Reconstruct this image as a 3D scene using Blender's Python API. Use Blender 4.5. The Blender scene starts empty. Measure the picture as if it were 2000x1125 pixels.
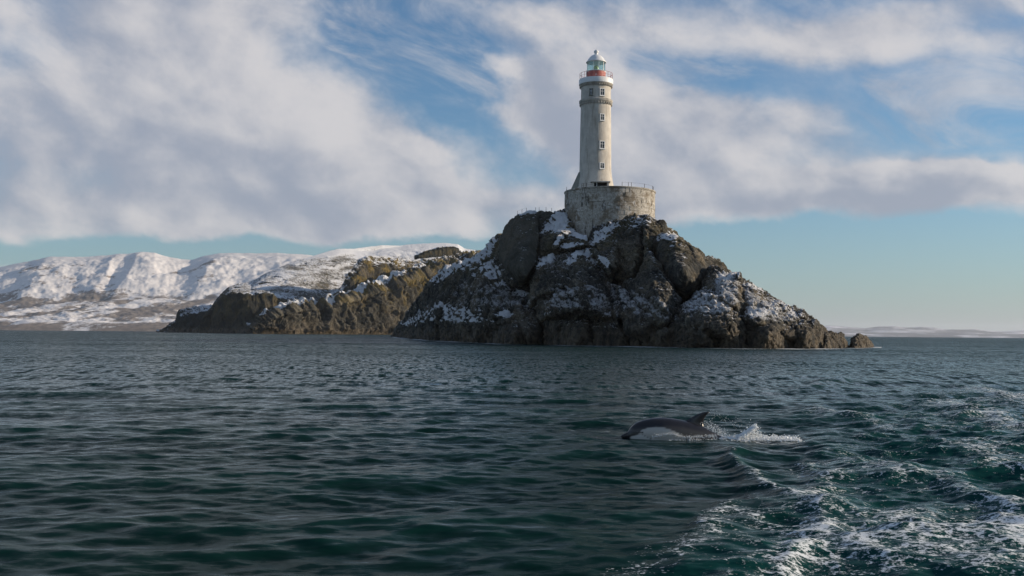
import bpy, bmesh, math, random
import numpy as np
from mathutils import Vector, Matrix

random.seed(7)
rng = np.random.default_rng(11)
PI = math.pi
SC = bpy.context.scene
COL = SC.collection

# ------------------------------------------------------------------ camera
F = 2000.0          # focal length in photo pixels (photo is 2000 wide)
CH = 2.2            # eye height over the water
ROLL = 0.008
HY = 651.5
cam_d = bpy.data.cameras.new('camera')
cam_d.sensor_width = 36.0
cam_d.lens = 36.0
cam_d.shift_y = (HY - 562.5) / 2000.0
cam_d.clip_start = 0.5
cam_d.clip_end = 120000
cam = bpy.data.objects.new('camera', cam_d)
COL.objects.link(cam)
cam.location = (0, 0, CH)
cam.rotation_euler = (PI / 2, -ROLL, 0)
SC.camera = cam

# ------------------------------------------------------------------ light
SUN_AZ = math.radians(86.0)     # clockwise from +Y (view direction)
SUN_EL = math.radians(17.0)
SKY_STRENGTH = 0.105
sun_d = bpy.data.lights.new('sun', 'SUN')
sun_d.energy = 5.0
sun_d.angle = math.radians(0.55)
sun_d.color = (1.0, 0.83, 0.64)
sun = bpy.data.objects.new('sun', sun_d)
COL.objects.link(sun)
sdir = Vector((math.sin(SUN_AZ) * math.cos(SUN_EL), math.cos(SUN_AZ) * math.cos(SUN_EL), math.sin(SUN_EL)))
sun.rotation_euler = sdir.to_track_quat('Z', 'Y').to_euler()
SC.view_settings.view_transform = 'Standard'
SC.view_settings.look = 'None'
SC.view_settings.gamma = 1.0
SC.view_settings.use_curve_mapping = False
SC.view_settings.exposure = 0.0
SC.cycles.volume_bounces = 0
SC.cycles.max_bounces = 6
SC.cycles.transparent_max_bounces = 8
SC.cycles.use_denoising = True


# ------------------------------------------------------------------ node helper
class NT:
    def __init__(s, tree):
        s.t = tree
        s.n = tree.nodes
        s.l = tree.links

    def put(s, sock, v):
        if v is None:
            return
        if isinstance(v, bpy.types.NodeSocket):
            s.l.new(v, sock)
        else:
            try:
                sock.default_value = v
            except Exception:
                sock.default_value = tuple(v) + (1.0,) if len(v) == 3 else v

    def math(s, op, a, b=None, c=None, clamp=False):
        n = s.n.new('ShaderNodeMath')
        n.operation = op
        n.use_clamp = clamp
        s.put(n.inputs[0], a)
        s.put(n.inputs[1], b)
        s.put(n.inputs[2], c)
        return n.outputs[0]

    def vmath(s, op, a, b=None):
        n = s.n.new('ShaderNodeVectorMath')
        n.operation = op
        s.put(n.inputs[0], a)
        if b is not None:
            if op == 'SCALE':
                s.put(n.inputs['Scale'], b)
            else:
                s.put(n.inputs[1], b)
        return n.outputs['Value'] if op in ('DOT_PRODUCT', 'LENGTH') else n.outputs[0]

    def sep(s, v):
        n = s.n.new('ShaderNodeSeparateXYZ')
        s.put(n.inputs[0], v)
        return n.outputs

    def comb(s, x, y, z):
        n = s.n.new('ShaderNodeCombineXYZ')
        s.put(n.inputs[0], x)
        s.put(n.inputs[1], y)
        s.put(n.inputs[2], z)
        return n.outputs[0]

    def noise(s, vec, scale, detail=4, rough=0.5, dist=0.0, color=False, lac=2.0):
        n = s.n.new('ShaderNodeTexNoise')
        s.put(n.inputs['Vector'], vec)
        s.put(n.inputs['Scale'], scale)
        s.put(n.inputs['Detail'], detail)
        s.put(n.inputs['Roughness'], rough)
        s.put(n.inputs['Lacunarity'], lac)
        s.put(n.inputs['Distortion'], dist)
        return n.outputs['Color'] if color else n.outputs['Fac']

    def voro(s, vec, scale, feature='F1', out='Distance'):
        n = s.n.new('ShaderNodeTexVoronoi')
        n.feature = feature
        s.put(n.inputs['Vector'], vec)
        s.put(n.inputs['Scale'], scale)
        return n.outputs[out]

    def ramp(s, fac, lo, hi, a=0.0, b=1.0, smooth=True):
        n = s.n.new('ShaderNodeMapRange')
        n.interpolation_type = 'SMOOTHSTEP' if smooth else 'LINEAR'
        s.put(n.inputs['Value'], fac)
        s.put(n.inputs['From Min'], lo)
        s.put(n.inputs['From Max'], hi)
        s.put(n.inputs['To Min'], a)
        s.put(n.inputs['To Max'], b)
        return n.outputs[0]

    def mix(s, fac, a, b):
        n = s.n.new('ShaderNodeMix')
        n.data_type = 'RGBA'
        s.put(n.inputs[0], fac)
        s.put(n.inputs[6], a if isinstance(a, bpy.types.NodeSocket) else tuple(a) + (1,))
        s.put(n.inputs[7], b if isinstance(b, bpy.types.NodeSocket) else tuple(b) + (1,))
        return n.outputs[2]

    def bump(s, h, strength, dist, normal=None):
        n = s.n.new('ShaderNodeBump')
        s.put(n.inputs['Height'], h)
        s.put(n.inputs['Strength'], strength)
        s.put(n.inputs['Distance'], dist)
        if normal is not None:
            s.put(n.inputs['Normal'], normal)
        return n.outputs[0]

    def attr(s, name):
        n = s.n.new('ShaderNodeAttribute')
        n.attribute_name = name
        return n

    def geo(s):
        return s.n.new('ShaderNodeNewGeometry').outputs


def new_mat(name):
    m = bpy.data.materials.new(name)
    m.use_nodes = True
    nt = NT(m.node_tree)
    b = m.node_tree.nodes['Principled BSDF']
    return m, nt, b


# ------------------------------------------------------------------ world: Nishita sky + procedural clouds
world = bpy.data.worlds.new('World')
SC.world = world
world.use_nodes = True
w = NT(world.node_tree)
for n in list(w.n):
    w.n.remove(n)
out = w.n.new('ShaderNodeOutputWorld')
bg = w.n.new('ShaderNodeBackground')
bg.inputs['Strength'].default_value = SKY_STRENGTH
w.l.new(bg.outputs[0], out.inputs[0])
sky = w.n.new('ShaderNodeTexSky')
sky.sky_type = 'NISHITA'
sky.sun_disc = False
sky.sun_elevation = SUN_EL
sky.sun_rotation = SUN_AZ
sky.altitude = 0
sky.air_density = 1.0
sky.dust_density = 0.6
sky.ozone_density = 2.0
tc = w.n.new('ShaderNodeTexCoord')
D = tc.outputs['Generated']
dx, dy, dz = w.sep(D)
az = w.math('ARCTAN2', dx, dy)
el = w.math('ARCSINE', dz)
AZEL = w.comb(az, el, 0.0)
# clouds lie on a high sheet: they flatten towards the horizon
ct, st_ = math.cos(math.radians(17)), math.sin(math.radians(17))
ua = w.math('SUBTRACT', w.math('MULTIPLY', az, ct), w.math('MULTIPLY', el, st_))
ub = w.math('ADD', w.math('MULTIPLY', az, st_), w.math('MULTIPLY', el, ct))
base = w.comb(ua, w.math('MULTIPLY', ub, 1.4), 0.0)
wn = w.noise(base, 3.2, 3, 0.5, color=True)
warp = w.vmath('SCALE', w.vmath('SUBTRACT', wn, (0.5, 0.5, 0.5)), 0.10)
wn2 = w.noise(base, 14.0, 4, 0.6, color=True)
warpb = w.vmath('ADD', w.vmath('SCALE', warp, 0.5), w.vmath('SCALE', w.vmath('MULTIPLY', w.vmath('SUBTRACT', wn2, (0.5, 0.5, 0.5)), (0.085, 0.030, 0.0)), 1.0))
P = w.vmath('ADD', base, warp)
n1 = w.noise(P, 5.0, 9, 0.58)
n2 = w.noise(w.vmath('ADD', P, (5.3, 1.7, 2.2)), 15.0, 8, 0.62)
off = w.vmath('ADD', P, (0.022, 0.022, 0.0))
n1s = w.noise(off, 5.0, 3, 0.5)


def azel(px, py):
    a = (px - 1000) / F
    b = -(py - HY) / F
    x = a - b * ROLL
    z = a * ROLL + b
    return math.atan2(x, 1), math.atan2(z, math.sqrt(1 + x * x))


# broad cloud banks and clear gaps: (px, py, half width, half height, tilt in degrees (down to the right), weight)
BANKS = [
    (330, 180, 520, 240, 22, 0.55), (650, 300, 330, 120, 20, 0.35), (120, 420, 460, 60, 0, 0.35),
    (450, 10, 240, 60, 0, 0.15), (800, 400, 300, 60, 0, 0.3),
    (840, 130, 150, 110, 28, -0.62), (660, 50, 70, 90, 28, -0.25), (960, 250, 110, 30, 18, -0.25),
    (1000, 190, 110, 70, 20, 0.4), (1080, 60, 220, 60, 8, 0.32), (1180, 250, 200, 110, 18, 0.36),
    (1430, 280, 360, 110, 10, 0.58), (1400, 55, 340, 46, 6, 0.36),
    (1370, 150, 170, 26, 12, -0.22), (1600, 165, 240, 34, 8, -0.22), (1850, 250, 240, 60, 4, -0.36),
    (1760, 85, 260, 36, 6, 0.24), (1850, 15, 320, 26, 0, 0.28),
    (1560, 395, 520, 44, 2, 0.62), (1860, 360, 220, 34, 5, 0.4),
    (1700, 520, 700, 84, 0, -1.3), (300, 486, 480, 26, -2, -0.95), (850, 500, 300, 30, 0, -0.7),
    (860, 20, 90, 30, 20, 0.22), (950, 135, 60, 22, 15, 0.5), (815, 285, 55, 24, 15, 0.3), (1840, 345, 120, 16, 6, 0.35), (30, 110, 60, 50, 0, -0.10), (1000, 640, 2600, 60, 0, -1.0),
]
acc = None
for (px, py, hw, hh, tilt, wt) in BANKS:
    a0, e0 = azel(px, py)
    mp = w.n.new('ShaderNodeMapping')
    mp.vector_type = 'TEXTURE'
    mp.inputs['Location'].default_value = (a0, e0, 0)
    mp.inputs['Rotation'].default_value = (0, 0, -math.radians(tilt))
    mp.inputs['Scale'].default_value = (hw / F, hh / F, 1)
    w.l.new(w.vmath('ADD', AZEL, warpb), mp.inputs[0])
    r = w.vmath('LENGTH', mp.outputs[0])
    g = w.ramp(r, 0.25, 1.55, wt, 0.0)
    acc = g if acc is None else w.math('ADD', acc, g)
nn = w.math('ADD', w.math('MULTIPLY', n1, 0.74), w.math('MULTIPLY', n2, 0.26))
dens = w.math('ADD', w.math('MULTIPLY', w.math('SUBTRACT', nn, 0.5), 2.0), acc)
dens = w.math('SUBTRACT', dens, w.ramp(el, 0.42, 0.9, 0.0, 0.22))
cover = w.ramp(dens, -0.30, 0.55, 0.0, 1.0)
# relief: side towards the sun is lighter, thick cores greyer
rel = w.math('SUBTRACT', n1, n1s)
lit = w.math('ADD', w.math('MULTIPLY', rel, 3.0), 0.60)
lit = w.math('ADD', lit, w.math('MULTIPLY', w.math('SUBTRACT', n2, 0.5), 0.9))
lit = w.math('SUBTRACT', lit, w.ramp(dens, 0.35, 1.3, 0.0, 0.22))
for (px, py, hw, hh, tilt, wt) in [(180, 310, 330, 90, 6, -0.20), (520, 215, 260, 110, 24, 0.22), (1650, 402, 500, 22, 1, -0.28), (1850, 342, 170, 16, 6, 0.32),
                                  (955, 135, 60, 26, 15, 0.35), (815, 285, 60, 26, 15, 0.30), (420, 452, 220, 22, 8, 0.22), (80, 95, 70, 24, 15, 0.25), (1300, 300, 260, 90, 10, -0.10), (1650, 80, 260, 30, 10, 0.2)]:
    a0, e0 = azel(px, py)
    mp = w.n.new('ShaderNodeMapping')
    mp.vector_type = 'TEXTURE'
    mp.inputs['Location'].default_value = (a0, e0, 0)
    mp.inputs['Rotation'].default_value = (0, 0, -math.radians(tilt))
    mp.inputs['Scale'].default_value = (hw / F, hh / F, 1)
    w.l.new(w.vmath('ADD', AZEL, warpb), mp.inputs[0])
    lit = w.math('ADD', lit, w.ramp(w.vmath('LENGTH', mp.outputs[0]), 0.2, 1.6, wt, 0.0))
lit = w.ramp(lit, 0.15, 1.0, 0.0, 1.0)
K = 1.0 / SKY_STRENGTH
cloud = w.mix(lit, (0.34 * K, 0.375 * K, 0.46 * K), (0.67 * K, 0.65 * K, 0.66 * K))
skyc = w.vmath('MULTIPLY', sky.outputs[0], (0.62, 0.91, 1.12))
lowair = w.math('EXPONENT', w.math('MULTIPLY', w.math('MAXIMUM', el, 0.0), -13.0))
skyc = w.mix(w.math('MULTIPLY', lowair, 0.72), skyc, (0.37 * K, 0.43 * K, 0.46 * K))
veil = w.noise(w.comb(w.math('MULTIPLY', ua, 1.0), w.math('MULTIPLY', ub, 2.6), 0.7), 6.5, 9, 0.66, dist=0.6)
veil = w.math('MULTIPLY', w.ramp(veil, 0.42, 0.74, 0.0, 0.75), w.ramp(el, 0.10, 0.20, 0.0, 1.0))
cover = w.math('MAXIMUM', cover, veil)
final = w.mix(w.math('MULTIPLY', cover, 0.93), skyc, cloud)
w.l.new(final, bg.inputs['Color'])
world.cycles.sampling_method = 'MANUAL'
world.cycles.sample_map_resolution = 512


# ------------------------------------------------------------------ helpers
def W(px, py, d):
    """the point seen at photo pixel (px, py), d metres ahead"""
    a = (px - 1000) / F
    b = -(py - HY) / F
    return Vector(((a - b * ROLL) * d, d, CH + (a * ROLL + b) * d))


def hz(px):
    return HY + (px - 1000) * ROLL


def tag(o, label=None, cat=None, group=None, kind=None):
    if label:
        o['label'] = label
    if cat:
        o['category'] = cat
    if group:
        o['group'] = group
    if kind:
        o['kind'] = kind
    return o


def empty(name, loc=(0, 0, 0)):
    o = bpy.data.objects.new(name, None)
    o.location = loc
    o.empty_display_size = 0.5
    COL.objects.link(o)
    return o


def link(name, me, mat=None, parent=None, smooth=False):
    o = bpy.data.objects.new(name, me)
    COL.objects.link(o)
    if mat is not None and not me.materials:
        me.materials.append(mat)
    if parent is not None:
        o.parent = parent
    if smooth:
        me.shade_smooth()
    return o


def np_mesh(name, co, quads=None, tris=None):
    me = bpy.data.meshes.new(name)
    co = np.ascontiguousarray(co, dtype=np.float32)
    polys = []
    ls, lt = [], []
    tot = 0
    if quads is not None and len(quads):
        q = np.asarray(quads, dtype=np.int32)
        polys.append(q.ravel())
        ls.append(tot + np.arange(len(q)) * 4)
        lt.append(np.full(len(q), 4))
        tot += q.size
    if tris is not None and len(tris):
        t = np.asarray(tris, dtype=np.int32)
        polys.append(t.ravel())
        ls.append(tot + np.arange(len(t)) * 3)
        lt.append(np.full(len(t), 3))
        tot += t.size
    loops = np.concatenate(polys).astype(np.int32)
    ls = np.concatenate(ls).astype(np.int32)
    me.vertices.add(len(co))
    me.vertices.foreach_set('co', co.ravel())
    me.loops.add(len(loops))
    me.loops.foreach_set('vertex_index', loops)
    me.polygons.add(len(ls))
    me.polygons.foreach_set('loop_start', ls)
    me.update(calc_edges=True)
    me.validate()
    return me


def grid_quads(nu, nv, wrap=False):
    i = np.arange(nu if wrap else nu - 1)
    j = np.arange(nv - 1)
    I, J = np.meshgrid(i, j, indexing='ij')
    I2 = (I + 1) % nu
    return np.stack([I * nv + J, I2 * nv + J, I2 * nv + J + 1, I * nv + J + 1], -1).reshape(-1, 4)


# ---- numpy noise
_perm = rng.permutation(256).astype(np.int64)
_perm = np.concatenate([_perm, _perm, _perm])
_g = rng.normal(size=(256, 3))
_g /= np.linalg.norm(_g, axis=1)[:, None]
_cp = rng.random((256, 3))
_cn = rng.normal(size=(256, 3))
_cn /= np.linalg.norm(_cn, axis=1)[:, None]


def hsh(i, j, k):
    return _perm[_perm[_perm[i & 255] + (j & 255)] + (k & 255)]


def perlin(p):
    pi = np.floor(p).astype(np.int64)
    pf = p - pi
    u = pf * pf * pf * (pf * (pf * 6 - 15) + 10)
    r = 0
    for a in (0, 1):
        wa = u[:, 0] if a else 1 - u[:, 0]
        for b in (0, 1):
            wb = u[:, 1] if b else 1 - u[:, 1]
            for c in (0, 1):
                wc = u[:, 2] if c else 1 - u[:, 2]
                g = _g[hsh(pi[:, 0] + a, pi[:, 1] + b, pi[:, 2] + c)]
                dd = (g[:, 0] * (pf[:, 0] - a) + g[:, 1] * (pf[:, 1] - b) + g[:, 2] * (pf[:, 2] - c))
                r = r + wa * wb * wc * dd
    return r * 1.6


def fbm(p, octs=4, gain=0.5, lac=2.03):
    r = 0
    a = 1.0
    for o in range(octs):
        r = r + a * perlin(p + 17.3 * o)
        p = p * lac
        a *= gain
    return r


def ridged(p, octs=4, gain=0.5):
    r = 0
    a = 1.0
    for o in range(octs):
        r = r + a * (1 - 2 * np.abs(perlin(p + 9.1 * o)))
        p = p * 2.07
        a *= gain
    return r


def facets(p, crack=0.0):
    """chunky broken-rock relief: every random cell carries its own tilted plane"""
    pi = np.floor(p).astype(np.int64)
    best = np.full(len(p), 1e9)
    sec = np.full(len(p), 1e9)
    val = np.zeros(len(p))
    for a in (-1, 0, 1):
        for b in (-1, 0, 1):
            for c in (-1, 0, 1):
                h = hsh(pi[:, 0] + a, pi[:, 1] + b, pi[:, 2] + c)
                dlt = p - (pi + np.array([a, b, c]) + _cp[h])
                d2 = (dlt ** 2).sum(1)
                m = d2 < best
                sec = np.where(m, best, np.minimum(sec, d2))
                best = np.where(m, d2, best)
                v = (dlt * _cn[h]).sum(1) * 0.9 + (h / 255.0 - 0.5) * 0.55
                val = np.where(m, v, val)
    if crack:
        val = val - crack * (1 - sstep(np.sqrt(sec) - np.sqrt(best), 0.0, 0.13))
    return val


def lerp_pts(pts, x):
    pts = sorted(pts)
    return np.interp(x, [a for a, b in pts], [b for a, b in pts])


def sstep(x, a, b):
    t = np.clip((x - a) / (b - a), 0, 1)
    return t * t * (3 - 2 * t)


# ------------------------------------------------------------------ materials
def rock_mat(name, sc, dark, mid, warm, amp=0.95, ochre=0.0, wetz=5.0, oz=(12, 24)):
    """sc: size factor; attribute 'snow' says where snow has settled, 'dust' where a thin cover lies"""
    m, nt, b = new_mat(name)
    g = nt.geo()
    pos = g['Position']
    nz = nt.sep(g['Normal'])[2]
    z = nt.sep(pos)[2]
    big = nt.noise(pos, 0.11 / sc, 5, 0.6)
    dia = nt.vmath('MULTIPLY', pos, (1.25, 1.0, 0.55))
    med = nt.noise(dia, 0.7 / sc, 8, 0.70)
    fine = nt.noise(pos, 3.1 / sc, 6, 0.75)
    col = nt.mix(nt.ramp(med, 0.38, 0.68), dark, mid)
    lg = nt.noise(nt.vmath('ADD', dia, (13, 5, 41)), 0.24 / sc, 4, 0.6)
    col = nt.mix(nt.ramp(lg, 0.38, 0.60, 0.55, 0.0), col, dark)
    col = nt.mix(nt.math('MULTIPLY', nt.ramp(big, 0.46, 0.64), nt.ramp(fine, 0.35, 0.65)), col, warm)
    fl = nt.noise(nt.vmath('ADD', pos, (31, 7, 3)), 1.9 / sc, 6, 0.78)
    col = nt.mix(nt.ramp(fl, 0.60, 0.72, 0, 0.35), col, (mid[0] * 2.3, mid[1] * 2.2, mid[2] * 2.1))
    if ochre:
        oc = nt.noise(nt.vmath('ADD', pos, (3, 17, 9)), 0.16 / sc, 6, 0.65)
        oh = nt.ramp(nt.math('ADD', z, nt.math('MULTIPLY', oc, 16 * sc)), oz[0] * sc, oz[1] * sc)
        g2 = nt.mix(nt.ramp(fine, 0.4, 0.62), (0.060, 0.066, 0.022), (0.24, 0.155, 0.050))
        col = nt.mix(nt.math('MULTIPLY', nt.math('MULTIPLY', nt.ramp(oc, 0.44, 0.56), oh), ochre), col, g2)
    pt = nt.ramp(g['Pointiness'], 0.515, 0.60, 0.0, 0.55)  # convex edges coloured paler, painting in light that catches the ridges
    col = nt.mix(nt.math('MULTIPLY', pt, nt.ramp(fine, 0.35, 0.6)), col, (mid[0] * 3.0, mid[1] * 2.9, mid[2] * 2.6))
    zz = nt.math('ADD', z, nt.math('MULTIPLY', nt.math('SUBTRACT', big, 0.5), 5.0))
    wet = nt.ramp(zz, wetz * 0.3, wetz, 1.0, 0.0)
    wcol = nt.mix(nt.ramp(med, 0.38, 0.64), (0.026, 0.022, 0.016), (0.155, 0.118, 0.074))
    col = nt.mix(nt.math('MULTIPLY', wet, 0.8), col, wcol)
    sa = nt.attr('snow').outputs['Fac']
    du = nt.attr('dust').outputs['Fac']
    ns = nt.noise(nt.comb(nt.math('ADD', nt.math('MULTIPLY', nt.sep(pos)[0], 0.75), nt.math('MULTIPLY', z, 0.9)), nt.sep(pos)[1], nt.math('MULTIPLY', nt.math('SUBTRACT', z, nt.sep(pos)[0]), 0.35)), 1.05 / sc, 9, 0.74)
    v = nt.math('ADD', sa, nt.math('MULTIPLY', nt.math('SUBTRACT', nz, 0.55), 0.75))
    v = nt.math('ADD', v, nt.math('MULTIPLY', nt.math('SUBTRACT', ns, 0.5), amp * 2.2))
    sn = nt.ramp(v, 0.48, 0.60)
    nd = nt.noise(nt.vmath('ADD', dia, (9, 4, 2)), 1.7 / sc, 7, 0.78)
    dv = nt.math('ADD', nt.math('MULTIPLY', nt.math('SUBTRACT', nd, 0.5), 2.6), nt.math('ADD', du, nt.math('MULTIPLY', nt.math('SUBTRACT', nz, 0.55), 0.5)))
    dn = nt.ramp(dv, 0.30, 0.85, 0.0, 0.72)
    sn = nt.math('MAXIMUM', sn, nt.math('MULTIPLY', dn, nt.ramp(du, 0.02, 0.2)))
    snowc = nt.mix(nt.ramp(fine, 0.3, 0.7), (0.66, 0.67, 0.69), (0.80, 0.81, 0.82))
    col = nt.mix(sn, col, snowc)
    nt.put(b.inputs['Base Color'], col)
    nt.put(b.inputs['Roughness'], nt.ramp(wet, 0, 1, 0.88, 0.6))
    b.inputs['Specular IOR Level'].default_value = 0.25
    h = nt.math('ADD', nt.math('MULTIPLY', med, 0.9), nt.math('MULTIPLY', fine, 0.30))
    h = nt.math('ADD', h, nt.math('MULTIPLY', sn, 0.15))
    nt.put(b.inputs['Normal'], nt.bump(h, 1.0, 1.1 * sc))
    return m


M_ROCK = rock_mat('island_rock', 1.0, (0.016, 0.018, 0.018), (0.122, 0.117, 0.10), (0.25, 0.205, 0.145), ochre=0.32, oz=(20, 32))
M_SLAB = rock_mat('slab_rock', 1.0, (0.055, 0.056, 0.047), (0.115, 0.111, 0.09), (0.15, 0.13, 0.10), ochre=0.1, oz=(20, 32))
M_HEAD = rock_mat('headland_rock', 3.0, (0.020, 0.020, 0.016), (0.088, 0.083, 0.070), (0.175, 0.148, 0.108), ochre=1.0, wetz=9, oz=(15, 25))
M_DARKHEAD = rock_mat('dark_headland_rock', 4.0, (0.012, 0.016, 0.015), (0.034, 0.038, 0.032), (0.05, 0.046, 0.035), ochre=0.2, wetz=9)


def simple(name, col, rough=0.6, spec=0.4, metal=0.0, var=0.12, sc=3.0, bump=0.02):
    m, nt, b = new_mat(name)
    pos = nt.geo()['Position']
    n = nt.noise(pos, sc, 6, 0.65)
    lo = tuple(c * (1 - var) for c in col)
    hi = tuple(min(1, c * (1 + var)) for c in col)
    nt.put(b.inputs['Base Color'], nt.mix(nt.ramp(n, 0.3, 0.7), lo, hi))
    b.inputs['Roughness'].default_value = rough
    b.inputs['Specular IOR Level'].default_value = spec
    b.inputs['Metallic'].default_value = metal
    if bump:
        nt.put(b.inputs['Normal'], nt.bump(n, 0.6, bump))
    return m


def render_coat(name, base, dirt, streak=True):
    m, nt, b = new_mat(name)
    pos = nt.geo()['Position']
    a = nt.noise(nt.vmath('MULTIPLY', pos, (1, 1, 0.16)), 1.1, 7, 0.65)
    c = nt.noise(pos, 0.45, 6, 0.65)
    f = nt.noise(pos, 4.0, 6, 0.7)
    col = nt.mix(nt.ramp(c, 0.35, 0.68), base, tuple(x * 0.80 for x in base))
    col = nt.mix(nt.ramp(a, 0.47, 0.68, 0, 0.75), col, dirt)
    # patches where the paint has flaked
    col = nt.mix(nt.math('MULTIPLY', nt.ramp(f, 0.60, 0.66), 0.45), col, dirt)
    nt.put(b.inputs['Base Color'], col)
    b.inputs['Roughness'].default_value = 0.85
    b.inputs['Specular IOR Level'].default_value = 0.25
    nt.put(b.inputs['Normal'], nt.bump(nt.math('ADD', f, c), 0.7, 0.10))
    return m


M_TOWER = render_coat('tower_render', (0.61, 0.57, 0.50), (0.33, 0.29, 0.235))
M_BAND = render_coat('band_render', (0.52, 0.485, 0.425), (0.24, 0.21, 0.165))
M_WHITE = simple('white_paint', (0.76, 0.77, 0.76), 0.5, 0.4, var=0.06)
M_BUTT = render_coat('buttress_render', (0.30, 0.30, 0.26), (0.14, 0.14, 0.11))


def red_mat():
    m, nt, b = new_mat('red_paint')
    pos = nt.geo()['Position']
    n = nt.noise(pos, 1.6, 5, 0.6)
    f = nt.noise(nt.vmath('MULTIPLY', pos, (1, 1, 0.5)), 2.2, 4, 0.6)
    col = nt.mix(nt.ramp(n, 0.3, 0.7), (0.36, 0.095, 0.075), (0.47, 0.14, 0.11))
    col = nt.mix(nt.ramp(f, 0.63, 0.67), col, (0.66, 0.50, 0.44))
    nt.put(b.inputs['Base Color'], col)
    b.inputs['Roughness'].default_value = 0.6
    return m


M_RED = red_mat()
M_RAIL = simple('railing_red', (0.30, 0.06, 0.06), 0.6)
M_IRON = simple('rusty_iron', (0.045, 0.038, 0.034), 0.7)
M_DARK = simple('dark_interior', (0.02, 0.022, 0.025), 0.8)
M_PANE = simple('window_pane', (0.03, 0.035, 0.04), 0.12, 0.6, var=0.3)
M_LENS = simple('lens_brass', (0.42, 0.40, 0.10), 0.25, 0.8, var=0.4, sc=8)
M_ROOFIN = simple('lantern_ceiling', (0.16, 0.18, 0.20), 0.7)


def glass_mat():
    m, nt, b = new_mat('lantern_glass')
    for n in list(nt.n):
        nt.n.remove(n)
    o = nt.n.new('ShaderNodeOutputMaterial')
    tr = nt.n.new('ShaderNodeBsdfTransparent')
    tr.inputs[0].default_value = (0.80, 0.90, 0.90, 1)
    gl = nt.n.new('ShaderNodeBsdfGlossy')
    gl.inputs['Roughness'].default_value = 0.03
    gl.inputs['Color'].default_value = (0.8, 0.9, 0.92, 1)
    mx = nt.n.new('ShaderNodeMixShader')
    mx.inputs[0].default_value = 0.07
    nt.l.new(tr.outputs[0], mx.inputs[1])
    nt.l.new(gl.outputs[0], mx.inputs[2])
    nt.l.new(mx.outputs[0], o.inputs[0])
    return m


M_GLASS = glass_mat()


def stone_mat():
    m, nt, b = new_mat('platform_stone')
    pos = nt.geo()['Position']
    oi = nt.n.new('ShaderNodeObjectInfo').outputs['Random']
    c = nt.noise(pos, 0.33, 6, 0.66)
    v = nt.noise(nt.vmath('MULTIPLY', pos, (1, 1, 0.22)), 0.8, 6, 0.7)
    f = nt.noise(pos, 2.6, 7, 0.75)
    col = nt.mix(nt.ramp(f, 0.34, 0.64), (0.28, 0.255, 0.21), (0.58, 0.545, 0.48))
    col = nt.mix(nt.ramp(oi, 0, 1, 0, 0.30, False), col, (0.15, 0.14, 0.115))
    col = nt.mix(nt.ramp(c, 0.48, 0.60, 0, 0.75), col, (0.15, 0.11, 0.065))
    col = nt.mix(nt.ramp(v, 0.57, 0.64, 0, 0.85), col, (0.045, 0.04, 0.032))
    sn = nt.noise(nt.vmath('ADD', pos, (4, 4, 4)), 1.2, 6, 0.75)
    col = nt.mix(nt.ramp(sn, 0.55, 0.63, 0, 0.8), col, (0.60, 0.58, 0.55))
    nt.put(b.inputs['Base Color'], col)
    b.inputs['Roughness'].default_value = 0.9
    b.inputs['Specular IOR Level'].default_value = 0.2
    nt.put(b.inputs['Normal'], nt.bump(f, 0.8, 0.14))
    return m


M_STONE = stone_mat()


# ------------------------------------------------------------------ sea
def sea_waves(x, y, lim):
    """height and horizontal drift of the water at world x, y; waves shorter than lim are left to the material"""
    r = np.random.default_rng(5)
    h = np.zeros_like(x)
    ox = np.zeros_like(x)
    oy = np.zeros_like(x)
    # patchy wind: amplitude varies slowly
    p = np.stack([x / 26, y / 26, np.zeros_like(x)], 1)
    gust = 1.0 + 0.45 * perlin(p)
    for i in range(84):
        lam = 0.26 * (8.0 / 0.26) ** (i / 83.0)
        th = math.radians(96) + r.normal() * (0.42 + 0.25 * (lam < 1.2))
        ph = r.uniform(0, 2 * PI)
        k = 2 * PI / lam
        slope = 0.0135 if lam > 1.6 else 0.027
        if lam > 4:
            slope *= 0.7
        a = slope / k * gust
        a = a * sstep(lam / np.maximum(lim, 1e-3), 1.6, 4.0)
        kx, ky = math.cos(th), math.sin(th)
        arg = k * (kx * x + ky * y) + ph
        c, s = np.cos(arg), np.sin(arg)
        h += a * c
        ox -= a * kx * s * 0.95
        oy -= a * ky * s * 0.95
    return h, ox, oy


def photo_px(x, y):
    """where a point of the calm water lies in the photograph's layout (used to lay out the wake once, in world space)"""
    a = x / y
    b = -CH / y
    return 1000 + F * (a + b * ROLL), HY - F * (b - a * ROLL)


def poly_dist(px, py, pts):
    best = np.full(px.shape, 1e9)
    tt = np.zeros(px.shape)
    n = len(pts) - 1
    for i in range(n):
        x0, y0 = pts[i]
        x1, y1 = pts[i + 1]
        vx, vy = x1 - x0, y1 - y0
        t = np.clip(((px - x0) * vx + (py - y0) * vy) / (vx * vx + vy * vy), 0, 1)
        d = np.hypot(px - x0 - t * vx, py - y0 - t * vy)
        m = d < best
        best = np.where(m, d, best)
        tt = np.where(m, (i + t) / n, tt)
    return best, tt


def put_attr(me, name, val):
    a = me.attributes.new(name, 'FLOAT', 'POINT')
    a.data.foreach_set('value', np.ascontiguousarray(val, dtype=np.float32))


def inside(px, py, poly):
    r = np.zeros(px.shape, bool)
    n = len(poly)
    for i in range(n):
        x0, y0 = poly[i]
        x1, y1 = poly[(i + 1) % n]
        c = ((y0 > py) != (y1 > py))
        xi = (x1 - x0) * (py - y0) / ((y1 - y0) if y1 != y0 else 1e-9) + x0
        r ^= c & (px < xi)
    return r


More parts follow.
